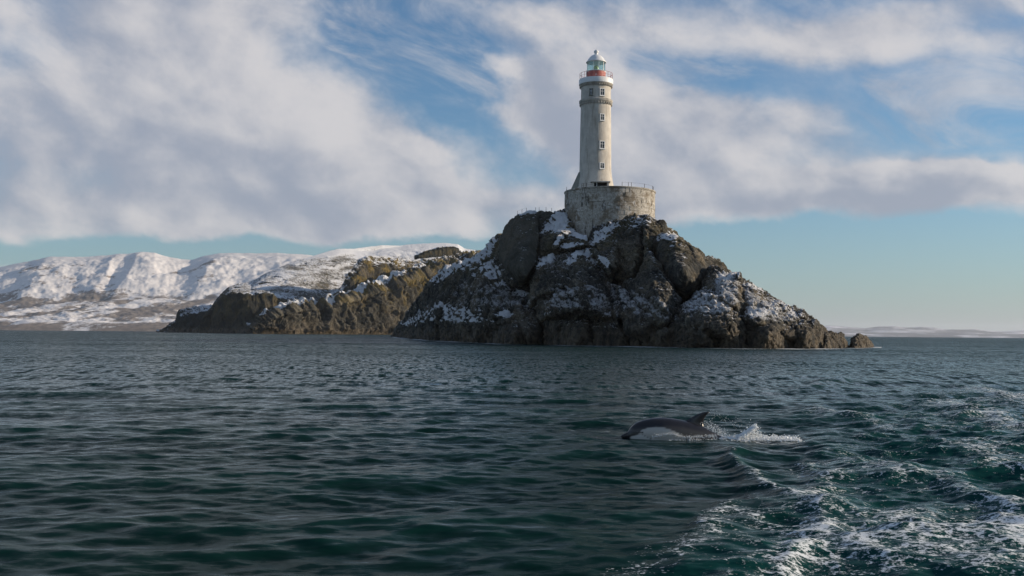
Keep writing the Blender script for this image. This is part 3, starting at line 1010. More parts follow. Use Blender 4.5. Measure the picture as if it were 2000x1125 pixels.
ROCKS = [
    # name, points, kwargs
    # --- left flank, far to near
    ('rock_flank', [(760, 664, 6), (787, 632, 4), (807, 600, 2), (840, 556, 0), (862, 533, 0), (896, 518, 0), (880, 600, -5), (850, 668, -2), (800, 664, -2)], dict(thick=40, vox=0.55, fsize=5, seed=1, amp=0.7, bulge=0.4)),
    ('rock_flank', [(835, 560, 3), (862, 532, 2), (922, 507, 0), (958, 486, 0), (985, 500, -2), (1010, 545, -5), (1000, 610, -10), (940, 670, -6), (860, 668, -4), (840, 600, 0)], dict(thick=40, vox=0.42, fsize=5, seed=2, amp=0.8, bulge=0.4)),
    ('crag', [(940, 496, 7), (956, 484, 5), (962, 470, 5), (982, 464, 3), (1010, 480, 3), (1020, 540, 1), (1040, 575, 0), (960, 540, -1)], dict(thick=22, vox=0.35, fsize=3.5, seed=3)),
    ('rock_shelf', [(880, 600, -3), (930, 580, -2), (985, 570, 0), (1045, 560, 0), (1060, 610, -5), (1055, 672, -4), (900, 670, -6), (870, 640, -5), (990, 610, -8)], dict(thick=18, vox=0.34, fsize=3.6, seed=4)),
    # --- tall slab
    ('slab', [(976, 466, -7), (986, 441, -6), (1006, 420, -5), (1028, 413, -4), (1050, 412, -4), (1052, 462, -7), (1046, 512, -10), (1026, 541, -12), (1013, 541, -12), (990, 522, -12), (977, 498, -10)], dict(thick=13, vox=0.26, fsize=4.0, seed=5, amp=0.26, mat='slab', bulge=0.35, turn=0.3)),
    ('slab', [(1050, 413, 2), (1064, 413, 2), (1080, 414, 3), (1074, 440, 2), (1056, 470, 1), (1050, 480, 0)], dict(thick=9, vox=0.26, fsize=3, seed=6, amp=0.4, mat='slab')),
    # --- snowy shoulder left of the platform
    ('crag', [(1052, 458, -2), (1060, 447, -1), (1084, 415, 1), (1106, 412, 0), (1116, 436, -2), (1124, 454, -4), (1092, 455, -5), (1050, 505, -5), (1096, 492, -6), (1070, 455, -2)], dict(thick=10, seed=7, fsize=2.6, amp=0.7)),
    ('ledge', [(1086, 484, -5), (1094, 464, -4), (1113, 452, -3), (1145, 461, -5), (1152, 478, -6), (1140, 486, -5), (1100, 490, -7)], dict(thick=9, seed=8, fsize=2.2, amp=0.6)),
    ('crag', [(1047, 520, -7), (1061, 503, -5), (1094, 487, -3), (1130, 483, -3), (1150, 483, -3), (1186, 523, -5), (1170, 530, -7), (1130, 510, -6), (1088, 548, -10), (1040, 560, -9), (1036, 590, -10), (1090, 580, -11)], dict(thick=12, seed=9, fsize=3.0, amp=0.8)),
    # --- central crag with its lit right side
    ('crag', [(1088, 550, -11), (1130, 511, -8), (1152, 512, -7), (1170, 520, -5), (1183, 532, -3), (1194, 573, -5), (1212, 632, -10), (1140, 612, -15), (1060, 622, -11), (1050, 594, -9), (1134, 535, -13), (1136, 575, -15)], dict(thick=12, seed=10, fsize=3.0, amp=0.9, rib=(1.5, 0.25, 0.6))),
    # --- upper right crag beside the platform
    ('crag', [(1148, 476, -2), (1160, 447, 1), (1204, 431, 2), (1212, 470, 0), (1206, 520, -3), (1192, 541, -4), (1184, 524, -4), (1160, 500, -5)], dict(thick=10, seed=11, fsize=2.6, amp=0.8)),
    ('crag', [(1202, 432, 4), (1232, 421, 5), (1268, 419, 6), (1270, 430, 5), (1262, 500, 5), (1240, 552, 3), (1205, 545, 3), (1203, 480, 3)], dict(thick=14, seed=12, fsize=2.8, amp=0.7)),
    ('crag', [(1256, 436, 3), (1264, 420, 6), (1297, 432, 9), (1304, 453, 10), (1280, 480, 8), (1262, 503, 2), (1258, 470, 2)], dict(thick=12, seed=13, fsize=2.4, amp=0.6)),
    # --- the big rounded boulder
    ('boulder', [(1276, 470, 5), (1293, 457, 5), (1317, 456, 5), (1347, 476, 5), (1373, 500, 5), (1387, 521, 6), (1389, 540, 5), (1368, 561, 3), (1339, 574, 2), (1320, 572, 2), (1295, 535, 2), (1281, 495, 3), (1320, 500, -1), (1345, 530, -1)], dict(thick=14, seed=14, fsize=3.4, amp=0.32, round_=5)),
    ('crag', [(1250, 534, -2), (1262, 504, -3), (1270, 492, -2), (1281, 508, -2), (1294, 540, -4), (1329, 585, -6), (1314, 628, -9), (1270, 590, -8), (1240, 556, -4), (1278, 545, -7)], dict(thick=10, seed=15, fsize=2.6, amp=0.7)),
    # --- ribs running down to the right
    ('rib', [(1190, 556, -1), (1206, 558, -1), (1222, 575, -4), (1214, 612, -8), (1206, 640, -8), (1192, 600, -4)], dict(thick=9, seed=16, fsize=2.0, amp=0.8)),
    ('rib', [(1205, 560, -4), (1226, 578, -7), (1244, 609, -9), (1290, 640, -9), (1270, 662, -9), (1226, 650, -9), (1210, 600, -6)], dict(thick=9, seed=17, fsize=2.2, amp=0.9, rib=(1.3, 0.35, 0.9))),
    ('rib', [(1222, 545, -3), (1240, 546, -4), (1290, 580, -8), (1316, 612, -9), (1322, 640, -8), (1280, 640, -7), (1240, 590, -6)], dict(thick=9, seed=18, fsize=2.2, amp=0.9, rib=(1.2, 0.35, 0.9))),
    # --- right shoulder
    ('crag', [(1384, 524, 7), (1400, 519, 7), (1418, 531, 7), (1436, 540, 7), (1430, 570, 4), (1390, 575, 2), (1372, 560, 3)], dict(thick=14, seed=19, fsize=2.0, amp=0.8)),
    ('crag', [(1396, 572, -2), (1412, 547, 0), (1434, 534, 3), (1445, 535, 3), (1449, 552, 2), (1455, 602, -3), (1440, 612, -5), (1404, 590, -5)], dict(thick=12, seed=20, fsize=2.4, amp=0.7)),
    ('crag', [(1447, 556, 4), (1467, 556, 4), (1481, 564, 4), (1496, 577, 4), (1498, 596, 1), (1470, 604, -1), (1450, 598, 0)], dict(thick=12, seed=21, fsize=1.9, amp=0.8)),
    ('ledge', [(1328, 603, -7), (1358, 577, -4), (1376, 562, -2), (1402, 582, -5), (1442, 607, -7), (1458, 640, -9), (1440, 668, -7), (1340, 640, -10)], dict(thick=14, seed=22, fsize=2.6, amp=0.85, rib=(0.9, 0.3, 0.8))),
    ('ledge', [(1455, 600, -2), (1490, 592, 0), (1516, 590, 0), (1545, 612, -1), (1540, 640, -4), (1470, 640, -6), (1454, 624, -6)], dict(thick=14, seed=23, fsize=2.2, amp=0.8)),
    ('crag', [(1498, 585, 6), (1518, 589, 6), (1540, 598, 5), (1562, 606, 5), (1582, 620, 5), (1600, 632, 5), (1616, 650, 5), (1600, 680, -2), (1520, 660, -2)], dict(thick=12, seed=24, fsize=1.7, amp=0.9)),
    # --- the wave-washed foot, left to right
    ('boulder', [(948, 672, -4), (951, 640, -7), (963, 625, -7), (991, 614, -5), (1008, 620, -6), (1028, 645, -8), (1050, 673, -6), (1000, 672, -10), (990, 640, -10)], dict(thick=9, seed=25, fsize=2.4, amp=0.6, round_=4)),
    ('boulder', [(990, 606, -3), (1014, 599, -2), (1037, 598, -2), (1057, 618, -4), (1066, 640, -5), (1070, 673, -5), (1036, 673, -7), (1010, 625, -6)], dict(thick=9, seed=26, fsize=2.4, amp=0.6, round_=4)),
    ('boulder', [(1068, 674, -6), (1066, 622, -7), (1111, 608, -7), (1150, 609, -7), (1168, 622, -8), (1190, 675, -9), (1130, 674, -12), (1110, 640, -12), (1146, 640, -12)], dict(thick=9, seed=27, fsize=2.8, amp=0.65, round_=3)),
    ('boulder', [(1140, 612, -6), (1180, 612, -4), (1198, 617, -4), (1216, 640, -5), (1241, 660, -5), (1256, 677, -4), (1160, 676, -9), (1150, 640, -9)], dict(thick=9, seed=28, fsize=2.2, amp=0.8, round_=3)),
    ('boulder', [(1232, 662, -6), (1244, 657, -6), (1258, 666, -6), (1270, 677, -5), (1236, 677, -7)], dict(thick=4, seed=29, fsize=1.4, amp=0.6, vox=0.16)),
    ('boulder', [(1225, 640, -2), (1260, 625, -3), (1300, 622, -4), (1336, 640, -5), (1350, 679, -4), (1250, 677, -3), (1300, 655, -8)], dict(thick=12, seed=30, fsize=3.0, amp=0.6, round_=3)),
    ('boulder', [(1300, 645, -5), (1318, 622, -7), (1345, 612, -7), (1374, 613, -6), (1405, 632, -6), (1432, 680, -5), (1320, 679, -7), (1360, 650, -10), (1390, 660, -9)], dict(thick=12, seed=31, fsize=2.6, amp=0.8, round_=3)),
    ('boulder', [(1396, 628, -5), (1420, 606, -6), (1440, 610, -6), (1456, 630, -6), (1472, 681, -5), (1400, 681, -6), (1430, 640, -9)], dict(thick=12, seed=32, fsize=2.4, amp=0.75, round_=3)),
    ('boulder', [(1452, 640, -4), (1458, 622, -4), (1515, 622, -4), (1550, 638, -3), (1575, 660, -2), (1592, 681, -2), (1470, 681, -5), (1500, 650, -8)], dict(thick=12, seed=33, fsize=3.2, amp=0.55, round_=3)),
    ('boulder', [(1545, 637, -3), (1566, 630, -1), (1596, 640, 0), (1612, 655, 0), (1620, 681, -1), (1560, 681, -4), (1575, 650, -5)], dict(thick=9, seed=34, fsize=1.8, amp=0.9)),
    ('boulder', [(1606, 681, 0), (1609, 654, 2), (1622, 649, 3), (1646, 653, 3), (1658, 668, 2), (1665, 680, 2), (1630, 682, -2)], dict(thick=6, seed=35, fsize=1.7, amp=0.7, vox=0.2)),
    ('boulder', [(1588, 681, -3), (1600, 668, -2), (1618, 664, -3), (1634, 681, -3)], dict(thick=4, seed=36, fsize=1.3, amp=0.7, vox=0.16)),
    # --- small stones caught on the slopes
    ('stone', [(1440, 534, 1), (1446, 530, 1), (1449, 545, 1), (1441, 545, 0)], dict(thick=2, seed=37, fsize=1.0, amp=0.5, vox=0.16)),
    ('stone', [(1529, 598, 2), (1538, 594, 2), (1546, 600, 2), (1543, 608, 1), (1531, 608, 0)], dict(thick=3, seed=38, fsize=1.2, amp=0.6, vox=0.16)),
    ('stone', [(1560, 610, 2), (1568, 605, 2), (1578, 612, 2), (1577, 622, 1), (1562, 621, 0)], dict(thick=3, seed=39, fsize=1.2, amp=0.6, vox=0.16)),
    ('stone', [(1585, 625, 2), (1594, 622, 2), (1602, 632, 2), (1600, 641, 1), (1586, 640, 0)], dict(thick=3, seed=40, fsize=1.2, amp=0.6, vox=0.16)),
    ('stone', [(966, 668, -9), (972, 658, -9), (990, 660, -9), (1000, 671, -9), (970, 673, -10)], dict(thick=4, seed=41, fsize=1.2, amp=0.8, vox=0.16)),
    # --- dark heart of the island behind all of them
    ('rock_core', [(870, 560, 14), (960, 480, 16), (1060, 440, 14), (1110, 425, 14), (1290, 440, 14), (1380, 520, 14), (1480, 575, 12), (1580, 630, 10), (1600, 676, 6), (870, 664, 12), (1190, 560, 6), (1300, 560, 5), (1400, 600, 4), (1100, 560, 8)], dict(thick=14, vox=0.6, seed=42, fsize=4, amp=0.7, bulge=0)),
]
for (nm, pts, kw) in ROCKS:
    kw = dict(kw)
    if kw.get('mat') == 'slab':
        kw['mat'] = M_SLAB
    rock(nm, pts, **kw)

sr = rock('sea_rock', [(1662, 677, 0), (1671, 657, 1), (1680, 653, 1), (1694, 659, 1), (1710, 669, 1), (1721, 677, 1), (1690, 679, -3), (1684, 664, -2)],
          thick=5, vox=0.18, seed=43, fsize=1.9, amp=0.6, parent=None)
tag(sr, 'small pointed dark rock standing alone in the water off the right tip of the island', 'rock')


# ------------------------------------------------------------------ headlands and far coast: lofted terrain
def loft(name, crest, px0, px1, nu, nv, dfront, dcrest, prof, mat, back=0.5, amp=4.0, size=30.0, facet=0.0, extra=None,
         crest_rough=0.25, ridge_dir=0.0, foot=-3.0, nb=10, snow=None, dust=None, dmod=None):
    u = np.linspace(px0, px1, nu)
    zc = np.array([W(a, float(lerp_pts(crest, a)), float(lerp_pts(dcrest, a))).z for a in u])
    dfu = lerp_pts(dfront, u)
    dcu = lerp_pts(dcrest, u)
    t = np.linspace(0, 1, nv)
    tb = np.linspace(0, 1, nb)[1:]
    T, U = np.meshgrid(t, np.arange(nu))
    Z = foot + (zc[U] - foot) * prof(T, u[U])
    DD = dfu[U] + (dcu[U] - dfu[U]) * T
    TB, UB = np.meshgrid(tb, np.arange(nu))
    ZB = foot + (zc[UB] - foot) * (1 - TB ** 1.6)
    DB = dcu[UB] + (dcu[UB] - dfu[UB]) * back * 1.0 * TB + TB * 60
    Z = np.hstack([Z, ZB])
    DD = np.hstack([DD, DB])
    TT = np.hstack([T, 1 + TB])
    PX = np.broadcast_to(u[:, None], Z.shape)
    X = (PX - 1000) / F * DD
    co = np.stack([X, DD, Z], -1).reshape(-1, 3)
    q = co / size
    q = q + 0.25 * np.stack([perlin(q + 3), perlin(q + 11), perlin(q + 23)], 1)
    sk = q.copy()
    sk[:, 0] += ridge_dir * q[:, 2]
    dsp = (ridged(sk, 5) - 0.3) * amp
    if facet:
        f3 = sk * np.array([1.6, 1.6, 0.75])
        dsp += (facets(f3 * 1.4) * 1.0 + facets(f3 * 3.7) * 0.4 + facets(f3 * 9) * 0.16) * facet
    tt = TT.ravel()
    fade = np.where(tt < 1, sstep(tt, -0.02, 0.05) * (1 - (1 - crest_rough) * sstep(tt, 0.86, 1.0)), crest_rough)
    # direction: outwards along the normal
    G = co.reshape(nu, -1, 3)
    du = np.gradient(G, axis=0)
    dv = np.gradient(G, axis=1)
    nrm = np.cross(du, dv).reshape(-1, 3)
    nrm /= np.linalg.norm(nrm, axis=1)[:, None] + 1e-9
    nrm *= np.sign(nrm[:, 2:3] + 1e-6)
    up = nrm[:, 2].copy()
    if dmod is not None:
        dsp = dsp * dmod(PX.ravel(), tt)
    co = co + nrm * (dsp * fade)[:, None]
    if extra is not None:
        co[:, 2] += extra(PX.ravel(), tt, co)
    me = np_mesh(name, co, grid_quads(nu, Z.shape[1]))
    ppx, ppy = photo_px3(co)
    if snow is not None:
        put_attr(me, 'snow', snow(ppx, ppy, tt, up))
        put_attr(me, 'dust', dust(ppx, ppy, tt, up) if dust else np.full(len(co), -0.5))
    return me


def cliffprof(c, steep=0.22, g=0.8):
    """c(px): share of the height that is cliff"""
    def f(T, U):
        cc = c(U)
        lo = cc * sstep(T, 0.0, steep) ** 0.9
        hi = cc + (1 - cc) * np.clip((T - steep * 0.8) / (1 - steep * 0.8), 0, 1) ** g
        return np.where(T < steep * 0.8, lo, np.maximum(lo, hi))
    return f


# low dark point at the very left
me = loft('headland', [(300, 650), (320, 643), (345, 625), (352, 610), (372, 602), (400, 598), (430, 596), (470, 600)], 306, 470, 150, 70,
          [(300, 1400), (470, 1300)], [(300, 1412), (345, 1440), (470, 1450)], cliffprof(lambda U: 0.75 + 0 * U, 0.4), M_DARKHEAD,
          amp=1.6, size=22, facet=3.5, foot=-3, snow=lambda x, y, t, u: 0.9 * (u - 0.62) + 0.10)
o = link('headland', me, M_DARKHEAD)
tag(o, 'low dark rocky point running into the water left of the larger headland', 'headland', kind='structure')

# the snowy hill with its dark cliff
crestB = [(380, 652), (392, 640), (405, 612), (420, 588), (436, 570), (447, 560), (470, 553), (490, 550), (520, 533), (560, 516), (600, 503), (640, 491), (660, 486),
          (690, 486), (720, 482), (745, 479), (780, 480), (800, 477), (840, 475), (870, 474.5), (893, 477), (905, 485), (935, 490), (990, 498), (1060, 520)]


def hillB(px, t, co):
    r = np.zeros_like(px)
    # shallow fold between the snow slope and the nearer crag
    r -= 6.0 * np.exp(-((px - 610 - 120 * t) / 40) ** 2) * sstep(t, 0.1, 0.3) * (t < 1)
    return r


me = loft('headland', crestB, 384, 1060, 560, 200,
          [(380, 1190), (480, 1130), (560, 1130), (660, 1210), (1060, 1500)], [(380, 1215), (440, 1240), (520, 1360), (660, 1580), (800, 1720), (1060, 1850)],
          cliffprof(lambda U: lerp_pts([(380, 0.95), (450, 0.78), (500, 0.62), (560, 0.38), (640, 0.22), (1060, 0.2)], U), 0.16, 0.85), M_DARKHEAD,
          amp=3.0, size=34, facet=3.8, extra=hillB, crest_rough=0.3,
          dmod=lambda x, t: 1 - 0.72 * sstep(t, 0.13, 0.2),
          snow=lambda x, y, t, u: 0.17 * fbm(np.stack([x / 38, y / 11, 0 * x + 4], 1), 4) + np.where(t < 0.15, 0.02, 0.29) + 0.25 * sstep(y, 508, 488) + 0.0 * y,
          dust=lambda x, y, t, u: np.where(t < 0.15, 0.05, 0.2))
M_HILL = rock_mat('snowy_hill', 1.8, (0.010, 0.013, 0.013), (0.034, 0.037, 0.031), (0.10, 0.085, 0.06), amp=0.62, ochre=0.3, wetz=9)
o = link('headland', me, M_HILL)
tag(o, 'snow covered hill with a dark sea cliff behind the island', 'headland', kind='structure')

# nearer golden and green cliff in front of it
crestC = [(490, 652), (505, 640), (520, 625), (545, 611), (580, 601), (610, 598), (640, 592), (680, 580), (720, 565), (765, 548), (800, 534),
          (830, 522), (870, 512), (900, 506), (930, 500), (990, 500), (1060, 520)]
me = loft('headland', crestC, 494, 1060, 520, 130,
          [(490, 940), (560, 960), (740, 1070), (900, 1200), (1060, 1330)], [(490, 955), (560, 1000), (740, 1150), (900, 1290), (1060, 1420)],
          cliffprof(lambda U: 0.86 + 0 * U, 0.50, 0.8), M_HEAD, amp=7.5, size=24, facet=3.0, crest_rough=0.15, ridge_dir=0.45,
          snow=lambda x, y, t, u: -0.14 + 0.95 * sstep(t, 0.42, 0.62) * (1 - 0.5 * sstep(x, 780, 860)))
o = link('headland', me, M_HEAD)
tag(o, 'brown and ochre sea cliff lying in front of the snowy hill', 'headland', kind='structure')

# green crag standing between cliff and hill
crestD = [(640, 600), (655, 575), (675, 545), (692, 520), (702, 506), (720, 499), (745, 500), (775, 505), (800, 508), (830, 505), (870, 502), (900, 500), (930, 498), (1000, 510)]
me = loft('headland', crestD, 640, 1000, 300, 110,
          [(640, 1120), (800, 1240), (1000, 1390)], [(640, 1140), (700, 1200), (1000, 1480)],
          cliffprof(lambda U: 0.72 + 0 * U, 0.5, 0.8), M_HEAD, amp=3.0, size=22, facet=2.4, crest_rough=0.3, foot=20,
          snow=lambda x, y, t, u: -0.05 + 0.5 * sstep(t, 0.42, 0.7) + 0.1 * sstep(y, 520, 500))
o = link('headland', me, M_HEAD)
tag(o, 'mossy green and ochre crag dusted with snow above the brown sea cliff', 'crag', kind='structure')

# dark flat-topped knoll at the top right of the hill
crestE = [(806, 500), (826, 492), (845, 485.5), (860, 482), (885, 481), (893, 483.5), (899, 490), (906, 500)]
me = loft('headland', crestE, 808, 907, 120, 50, [(820, 1430), (910, 1470)], [(820, 1450), (910, 1490)],
          cliffprof(lambda U: 0.9 + 0 * U, 0.5, 0.8), M_HEAD, amp=0.8, size=9, facet=1.2, crest_rough=0.3, foot=70,
          snow=lambda x, y, t, u: -0.1 + 0.8 * sstep(t, 0.7, 0.95))
o = link('knoll', me, M_HILL)
tag(o, 'dark cliffed knoll with a snowy flat top on the right end of the hill', 'knoll', kind='structure')


# ---- far snow mountains on the left
def mount_mat():
    m, nt, b = new_mat('mountain_snow')
    g = nt.geo()
    pos = g['Position']
    nrm = nt.sep(g['Normal'])
    z = nt.sep(pos)[2]
    st = nt.vmath('MULTIPLY', pos, (1.0, 0.40, 2.0))
    a = nt.noise(st, 0.0042, 5, 0.55)
    c = nt.noise(nt.vmath('ADD', st, (400, 90, 10)), 0.020, 9, 0.78)
    low = nt.ramp(z, 60, 260, 0.075, -0.045)
    shore = nt.ramp(z, 5, 40, 0.06, 0.0)
    v = nt.math('ADD', nt.math('ADD', nt.math('MULTIPLY', a, 0.62), nt.math('MULTIPLY', c, 0.50)), nt.math('ADD', low, shore))
    bare = nt.ramp(v, 0.585, 0.640)
    f = nt.noise(pos, 0.05, 6, 0.8)
    col = nt.mix(nt.ramp(f, 0.35, 0.65), (0.10, 0.085, 0.075), (0.24, 0.19, 0.15))
    snw = nt.mix(nt.ramp(c, 0.3, 0.7), (0.84, 0.81, 0.78), (0.68, 0.655, 0.64))
    col = nt.mix(nt.math('MULTIPLY', bare, 0.88), snw, col)
    nt.put(b.inputs['Base Color'], col)
    b.inputs['Roughness'].default_value = 0.9
    b.inputs['Specular IOR Level'].default_value = 0.15
    nt.put(b.inputs['Normal'], nt.bump(c, 0.6, 4.0))
    return m


M_MOUNT = mount_mat()
crestM = [(-500, 560), (-250, 560), (-80, 540), (0, 522), (30, 514), (60, 508), (95, 502), (120, 501), (180, 500), (225, 496), (250, 495), (276, 492.5), (300, 493), (330, 501), (352, 505),
          (375, 505), (400, 500), (430, 494.5), (500, 494), (540, 493), (570, 495), (600, 498), (650, 506), (700, 520), (800, 560)]
SPUR = [(-300, 10), (-230, 34), (-120, 0), (-20, 28), (60, 8), (92, 34), (150, 6), (205, 2), (232, 22), (248, 0), (262, 12), (276, 36), (330, 10), (372, 0), (405, 22), (427, 34), (480, 8), (540, 4), (600, 26), (680, 0)]


def mount_extra(px, t, co):
    # ridges start at the skyline and run down to the left
    k = np.clip(1 - t, 0, 1)
    s = px + 120 * k + 14 * perlin(np.stack([px / 40, t * 4, 0 * t], 1))
    r = np.interp(s, [a for a, b in SPUR], [b for a, b in SPUR]) * 0.62
    w_ = np.exp(-((k - 0.22) / 0.20) ** 2)
    w_ = np.maximum(w_, 0.5 * np.exp(-((k - 0.1) / 0.12) ** 2))
    n_ = fbm(np.stack([px / 55 + 0.8 * k, t * 7, 0 * t + 2], 1), 5) * 9 * w_ + fbm(np.stack([px / 30, t * 20, 0 * t + 5], 1), 4) * 5 * sstep(t, 0.02, 0.1) * (1 - 0.6 * sstep(t, 0.93, 1))
    return ((r - 16) * w_ + n_) * (t <= 1.0)


def mount_prof(T, U):
    # coastal plain, foot slope, steep upper face
    return np.interp(T, [0, 0.015, 0.40, 0.60, 0.80, 1.0], [0, 0.030, 0.20, 0.34, 0.72, 1.0])


me = loft('far_mountains', crestM, -420, 760, 620, 200,
          [(-500, 3000), (760, 3000)], [(-500, 5600), (760, 5600)], mount_prof, M_MOUNT, amp=9, size=420, extra=mount_extra,
          crest_rough=0.10, foot=-2)
o = link('far_mountains', me, M_MOUNT, smooth=True)
tag(o, 'snow covered mountain range with a low coastal plain on the left horizon', 'mountains', kind='structure')

# ---- low pale hills on the right horizon
crestH = [(700, 643), (900, 636), (1050, 638), (1200, 634), (1350, 640), (1500, 641), (1560, 639), (1620, 636), (1660, 639), (1690, 641.5), (1715, 638), (1745, 636.5), (1775, 639.5), (1800, 638), (1822, 639.5), (1850, 644), (1880, 644), (1905, 643),
          (1930, 646), (1960, 648), (1990, 646), (2040, 643), (2120, 645), (2300, 650), (2500, 655)]
m_h, nt_h, b_h = new_mat('far_hills_snow')
ph = nt_h.geo()['Position']
nh = nt_h.noise(nt_h.vmath('MULTIPLY', ph, (1.0, 0.25, 9.0)), 0.0011, 6, 0.6)
nt_h.put(b_h.inputs['Base Color'], nt_h.mix(nt_h.ramp(nh, 0.44, 0.60), (0.15, 0.16, 0.19), (0.70, 0.70, 0.74)))
b_h.inputs['Roughness'].default_value = 0.9
me = loft('far_hills', crestH, 700, 2500, 640, 60, [(1480, 12000), (2500, 12000)], [(1480, 16000), (2500, 16000)],
          lambda T, U: np.interp(T, [0, 0.02, 0.5, 1.0], [0, 0.10, 0.42, 1.0]), m_h, amp=16, size=1100, crest_rough=0.2, foot=-3)
o = link('far_hills', me, m_h, smooth=True)
tag(o, 'low pale hazy hills along the right horizon', 'hills', kind='structure')


# ------------------------------------------------------------------ lighthouse
TD = 232.0                     # distance of the tower axis
S = TD / F                     # metres per photo pixel there


def tz(py, px=1163):
    return W(px, py, TD).z


TX = W(1163, 300, TD).x


def lathe(prof, seg=64, cap=True, a0=0.0, a1=2 * PI):
    """prof: (radius, z) from bottom to top"""
    n = len(prof)
    full = abs(a1 - a0 - 2 * PI) < 1e-6
    m = seg if full else seg + 1
    co = []
    for i in range(m):
        a = a0 + (a1 - a0) * i / seg
        for r, z in prof:
            co.append((r * math.sin(a), -r * math.cos(a), z))
    q = []
    for i in range(seg):
        i2 = (i + 1) % m
        for j in range(n - 1):
            q.append((i * n + j, i2 * n + j, i2 * n + j + 1, i * n + j + 1))
    me = bpy.data.meshes.new('lathe')
    faces = [tuple(f) for f in q]
    if cap and full:
        if prof[0][0] > 1e-4:
            faces.append(tuple(i * n for i in range(m))[::-1])
        if prof[-1][0] > 1e-4:
            faces.append(tuple(i * n + n - 1 for i in range(m)))
    me.from_pydata(co, [], faces)
    me.update()
    return me


def box_me(sx, sy, sz, bev=0.0):
    bm = bmesh.new()
    bmesh.ops.create_cube(bm, size=1.0)
    bmesh.ops.scale(bm, vec=(sx, sy, sz), verts=bm.verts)
    if bev:
        bmesh.ops.bevel(bm, geom=bm.edges[:], offset=bev, segments=1, affect='EDGES')
    me = bpy.data.meshes.new('box')
    bm.to_mesh(me)
    bm.free()
    return me


def tube_me(pts, r, seg=8, closed=False):
    pts = [Vector(p) for p in pts]
    n = len(pts)
    co, fc = [], []
    for i, p in enumerate(pts):
        if closed:
            t = (pts[(i + 1) % n] - pts[i - 1]).normalized()
        else:
            t = (pts[min(i + 1, n - 1)] - pts[max(i - 1, 0)]).normalized()
        a = t.orthogonal().normalized() if abs(t.z) > 0.9 else t.cross(Vector((0, 0, 1))).normalized()
        b = t.cross(a)
        for k in range(seg):
            th = 2 * PI * k / seg
            co.append(p + a * math.cos(th) * r + b * math.sin(th) * r)
    for i in range(n if closed else n - 1):
        for k in range(seg):
            i2 = (i + 1) % n
            fc.append((i * seg + k, i * seg + (k + 1) % seg, i2 * seg + (k + 1) % seg, i2 * seg + k))
    if not closed:
        fc.append(tuple(range(seg))[::-1])
        fc.append(tuple((n - 1) * seg + k for k in range(seg)))
    me = bpy.data.meshes.new('tube')
    me.from_pydata([tuple(c) for c in co], [], fc)
    me.update()
    return me


DECK = tz(373)
light = empty('lighthouse', (TX, TD, DECK))
tag(light, 'tall weathered white stone lighthouse with a red lantern drum and domed cap', 'lighthouse')


def L(py):
    return tz(py) - DECK


def part(name, me, mat, parent=light, loc=(0, 0, 0), rz=0.0, smooth=True):
    o = link(name, me, mat, parent)
    o.location = loc
    o.rotation_euler = (0, 0, rz)
    if smooth:
        me.shade_smooth()
        try:
            me.set_sharp_from_angle(angle=math.radians(35))
        except Exception:
            pass
    return o


pr = [(40.5, 376), (39.2, 372), (37.5, 367), (36.5, 366.9), (34.8, 358), (33.2, 350), (32.0, 342), (31.3, 336), (31.0, 330), (30.6, 300), (30.1, 260), (29.6, 225), (29.3, 207)]
part('tower_shaft', lathe([(r * S, L(y)) for r, y in pr], 96), M_TOWER)
part('upper_shaft', lathe([(29.2 * S, L(197)), (29.0 * S, L(184)), (29.0 * S, L(170))], 96), M_TOWER)
# lower corbelled band
part('string_course', lathe([(29.3 * S, L(207)), (30.8 * S, L(203.5)), (32.6 * S, L(201.5)), (32.8 * S, L(198)), (31.0 * S, L(196.6)), (29.2 * S, L(196.4))], 96), M_BAND)
cb = box_me(0.24, 0.42, 0.5, 0.03)
for i in range(36):
    a = 2 * PI * (i + 0.5) / 36
    part('corbel', cb, M_BAND, loc=(30.2 * S * math.sin(a), -30.2 * S * math.cos(a), L(205.4)), rz=a, smooth=False)
# gallery
part('gallery_support', lathe([(29.0 * S, L(172)), (30.0 * S, L(169.5)), (32.0 * S, L(168)), (32.2 * S, L(166.5))], 96), M_BAND)
cb2 = box_me(0.2, 0.4, 0.36, 0.03)
for i in range(44):
    a = 2 * PI * i / 44
    part('bracket', cb2, M_BAND, loc=(30.6 * S * math.sin(a), -30.6 * S * math.cos(a), L(170.5)), rz=a, smooth=False)
part('gallery', lathe([(31.0 * S, L(167)), (33.2 * S, L(166.5)), (33.4 * S, L(157.5)), (32.9 * S, L(156.6)), (18.0 * S, L(156.2))], 96), M_WHITE)
# railing: sub-parts
rail = part('gallery_railing', tube_me([(31.8 * S * math.sin(t), -31.8 * S * math.cos(t), L(145.2)) for t in np.linspace(0, 2 * PI, 72, endpoint=False)], 0.035, 6, True), M_RAIL)
part('midrail', tube_me([(31.8 * S * math.sin(t), -31.8 * S * math.cos(t), L(150.6)) for t in np.linspace(0, 2 * PI, 72, endpoint=False)], 0.022, 6, True), M_RAIL, rail)
pm = tube_me([(0, 0, 0), (0, 0, L(145.0) - L(156.4))], 0.038, 6)
for i in range(20):
    a = 2 * PI * (i + 0.3) / 20
    part('post', pm, M_RAIL, rail, loc=(31.8 * S * math.sin(a), -31.8 * S * math.cos(a), L(156.4)))
# red drum
part('lantern_drum', lathe([(18.7 * S, L(156.4)), (18.7 * S, L(142.2)), (18.6 * S, L(142))], 64), M_RED)
part('drum_sill', lathe([(18.6 * S, L(142.2)), (19.3 * S, L(141.6)), (19.2 * S, L(140.6)), (17.2 * S, L(140.3))], 64), M_WHITE)
